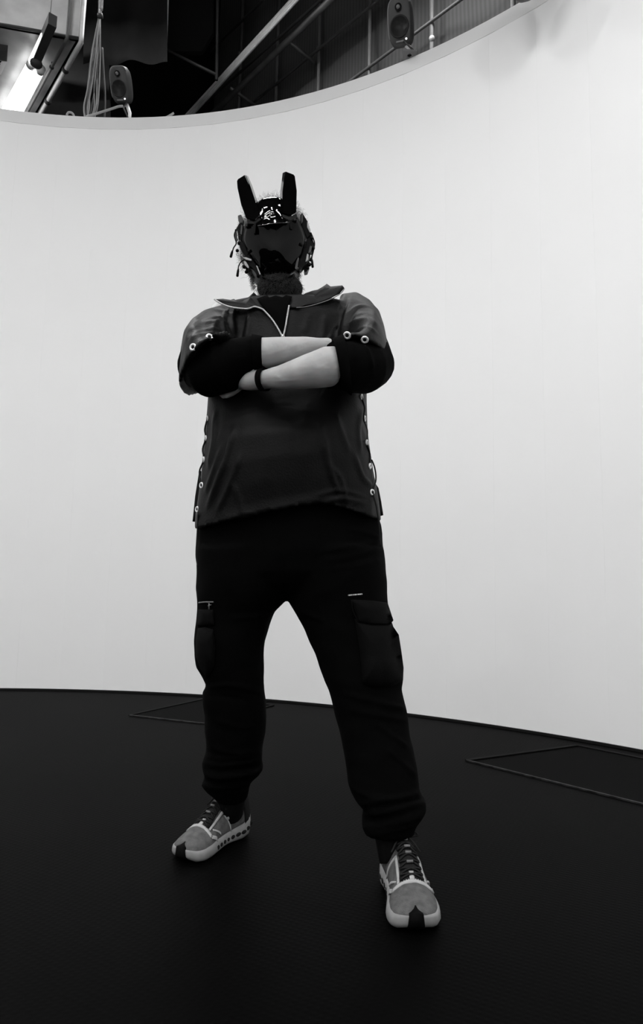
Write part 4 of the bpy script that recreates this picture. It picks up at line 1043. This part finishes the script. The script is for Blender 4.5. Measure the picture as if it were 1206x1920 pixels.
# ---- hair and beard
rnd = random.Random(8)
def strands(name, spots, mt, rad, seg=7):
    mb = MB()
    for p, d, ln, curl in spots:
        pts = [p]; dd = d.normalized(); ph = rnd.uniform(0, 6.28); ax_ = dd.orthogonal().normalized(); ay = dd.cross(ax_)
        for i in range(1, seg):
            s_ = i/(seg-1)*ln
            pts.append(p + dd*s_ + (ax_*math.cos(ph+i*1.5) + ay*math.sin(ph+i*1.5))*curl*(i/(seg-1)) + Vector((0, 0, -.25*s_*s_/max(ln, .01)*.6)))
        mb.tube(pts, [rad*(1-.6*i/(seg-1)) for i in range(seg)], 3, cap=False)
    return mb.build(name, M[mt], per)
sp = []
while len(sp) < 2600:
    v = Vector((rnd.gauss(0, 1), rnd.gauss(0, 1), rnd.gauss(0, 1))).normalized()     # x side, y forward, z up
    if v.y > .25 or v.z < -.55: continue
    if v.y > -.1 and v.z < .35 and v.x > .5: continue
    p = H3(v.x*.077, -.005+v.y*.096, .025+v.z*.098)
    d = hs*v.x + hf*v.y + hu*v.z + Vector((rnd.gauss(0, .4), rnd.gauss(0, .4), rnd.gauss(0, .4)))
    left = v.x < -.55 and v.z < .5
    ln = rnd.uniform(.012, .034) if not left else rnd.uniform(.015, .045)
    sp.append((p, d, ln, rnd.uniform(.002, .006)))
for k in range(800):
    u_ = rnd.uniform(-.06, .075); p_ = H3(-.074+abs(u_)*.12, rnd.uniform(-.06, .035), u_)
    sp.append((p_, -hs + hf*rnd.gauss(0, .4) + hu*rnd.gauss(.2, .5), rnd.uniform(.02, .048), rnd.uniform(.004, .010)))
hair = strands('hair', sp, 'hair', .00042)
bc = beard_core = MB().ball(W(525, 541, 1.755), .066, .052, .040, None, 32, 20)
MB().ball(H3(0, -.018, .032), .082, .092, .100, HR, 32, 20).build('hair_cap', M['hair'], hair)
_m = mesh_of('t', beard_core.V, beard_core.F); bt = BVHTree.FromPolygons([v.co.copy() for v in _m.vertices], [tuple(q.vertices) for q in _m.polygons]); bpy.data.meshes.remove(_m); sp = []
while len(sp) < 2400:
    x = rnd.uniform(474, 580); y = rnd.uniform(512, 570)
    r_ = ray(x, y).normalized(); h = bt.ray_cast(CP, r_)
    if h[0] is None or (h[0]-HC).length > .19: continue
    n_ = h[1] if h[1].dot(r_) < 0 else -h[1]
    d = n_ + Vector((rnd.gauss(0, .4), -.1, -.6+rnd.gauss(0, .3)))
    sp.append((h[0], d, rnd.uniform(.005, .012), .0012))
for s in (-1, 1):
    for k in range(500):
        u_ = rnd.uniform(-.13, -.03); p = H3(s*(.070+.01*rnd.random()-abs(u_+.06)*.25), .02+rnd.uniform(-.04, .03), u_)
        sp.append((p, hs*s*.8+Vector((0, 0, -1)), rnd.uniform(.005, .012), .0015))
bd = strands('beard', sp, 'beard', .00045, 5)
bc.build('beard_base', M['beardb'], bd)
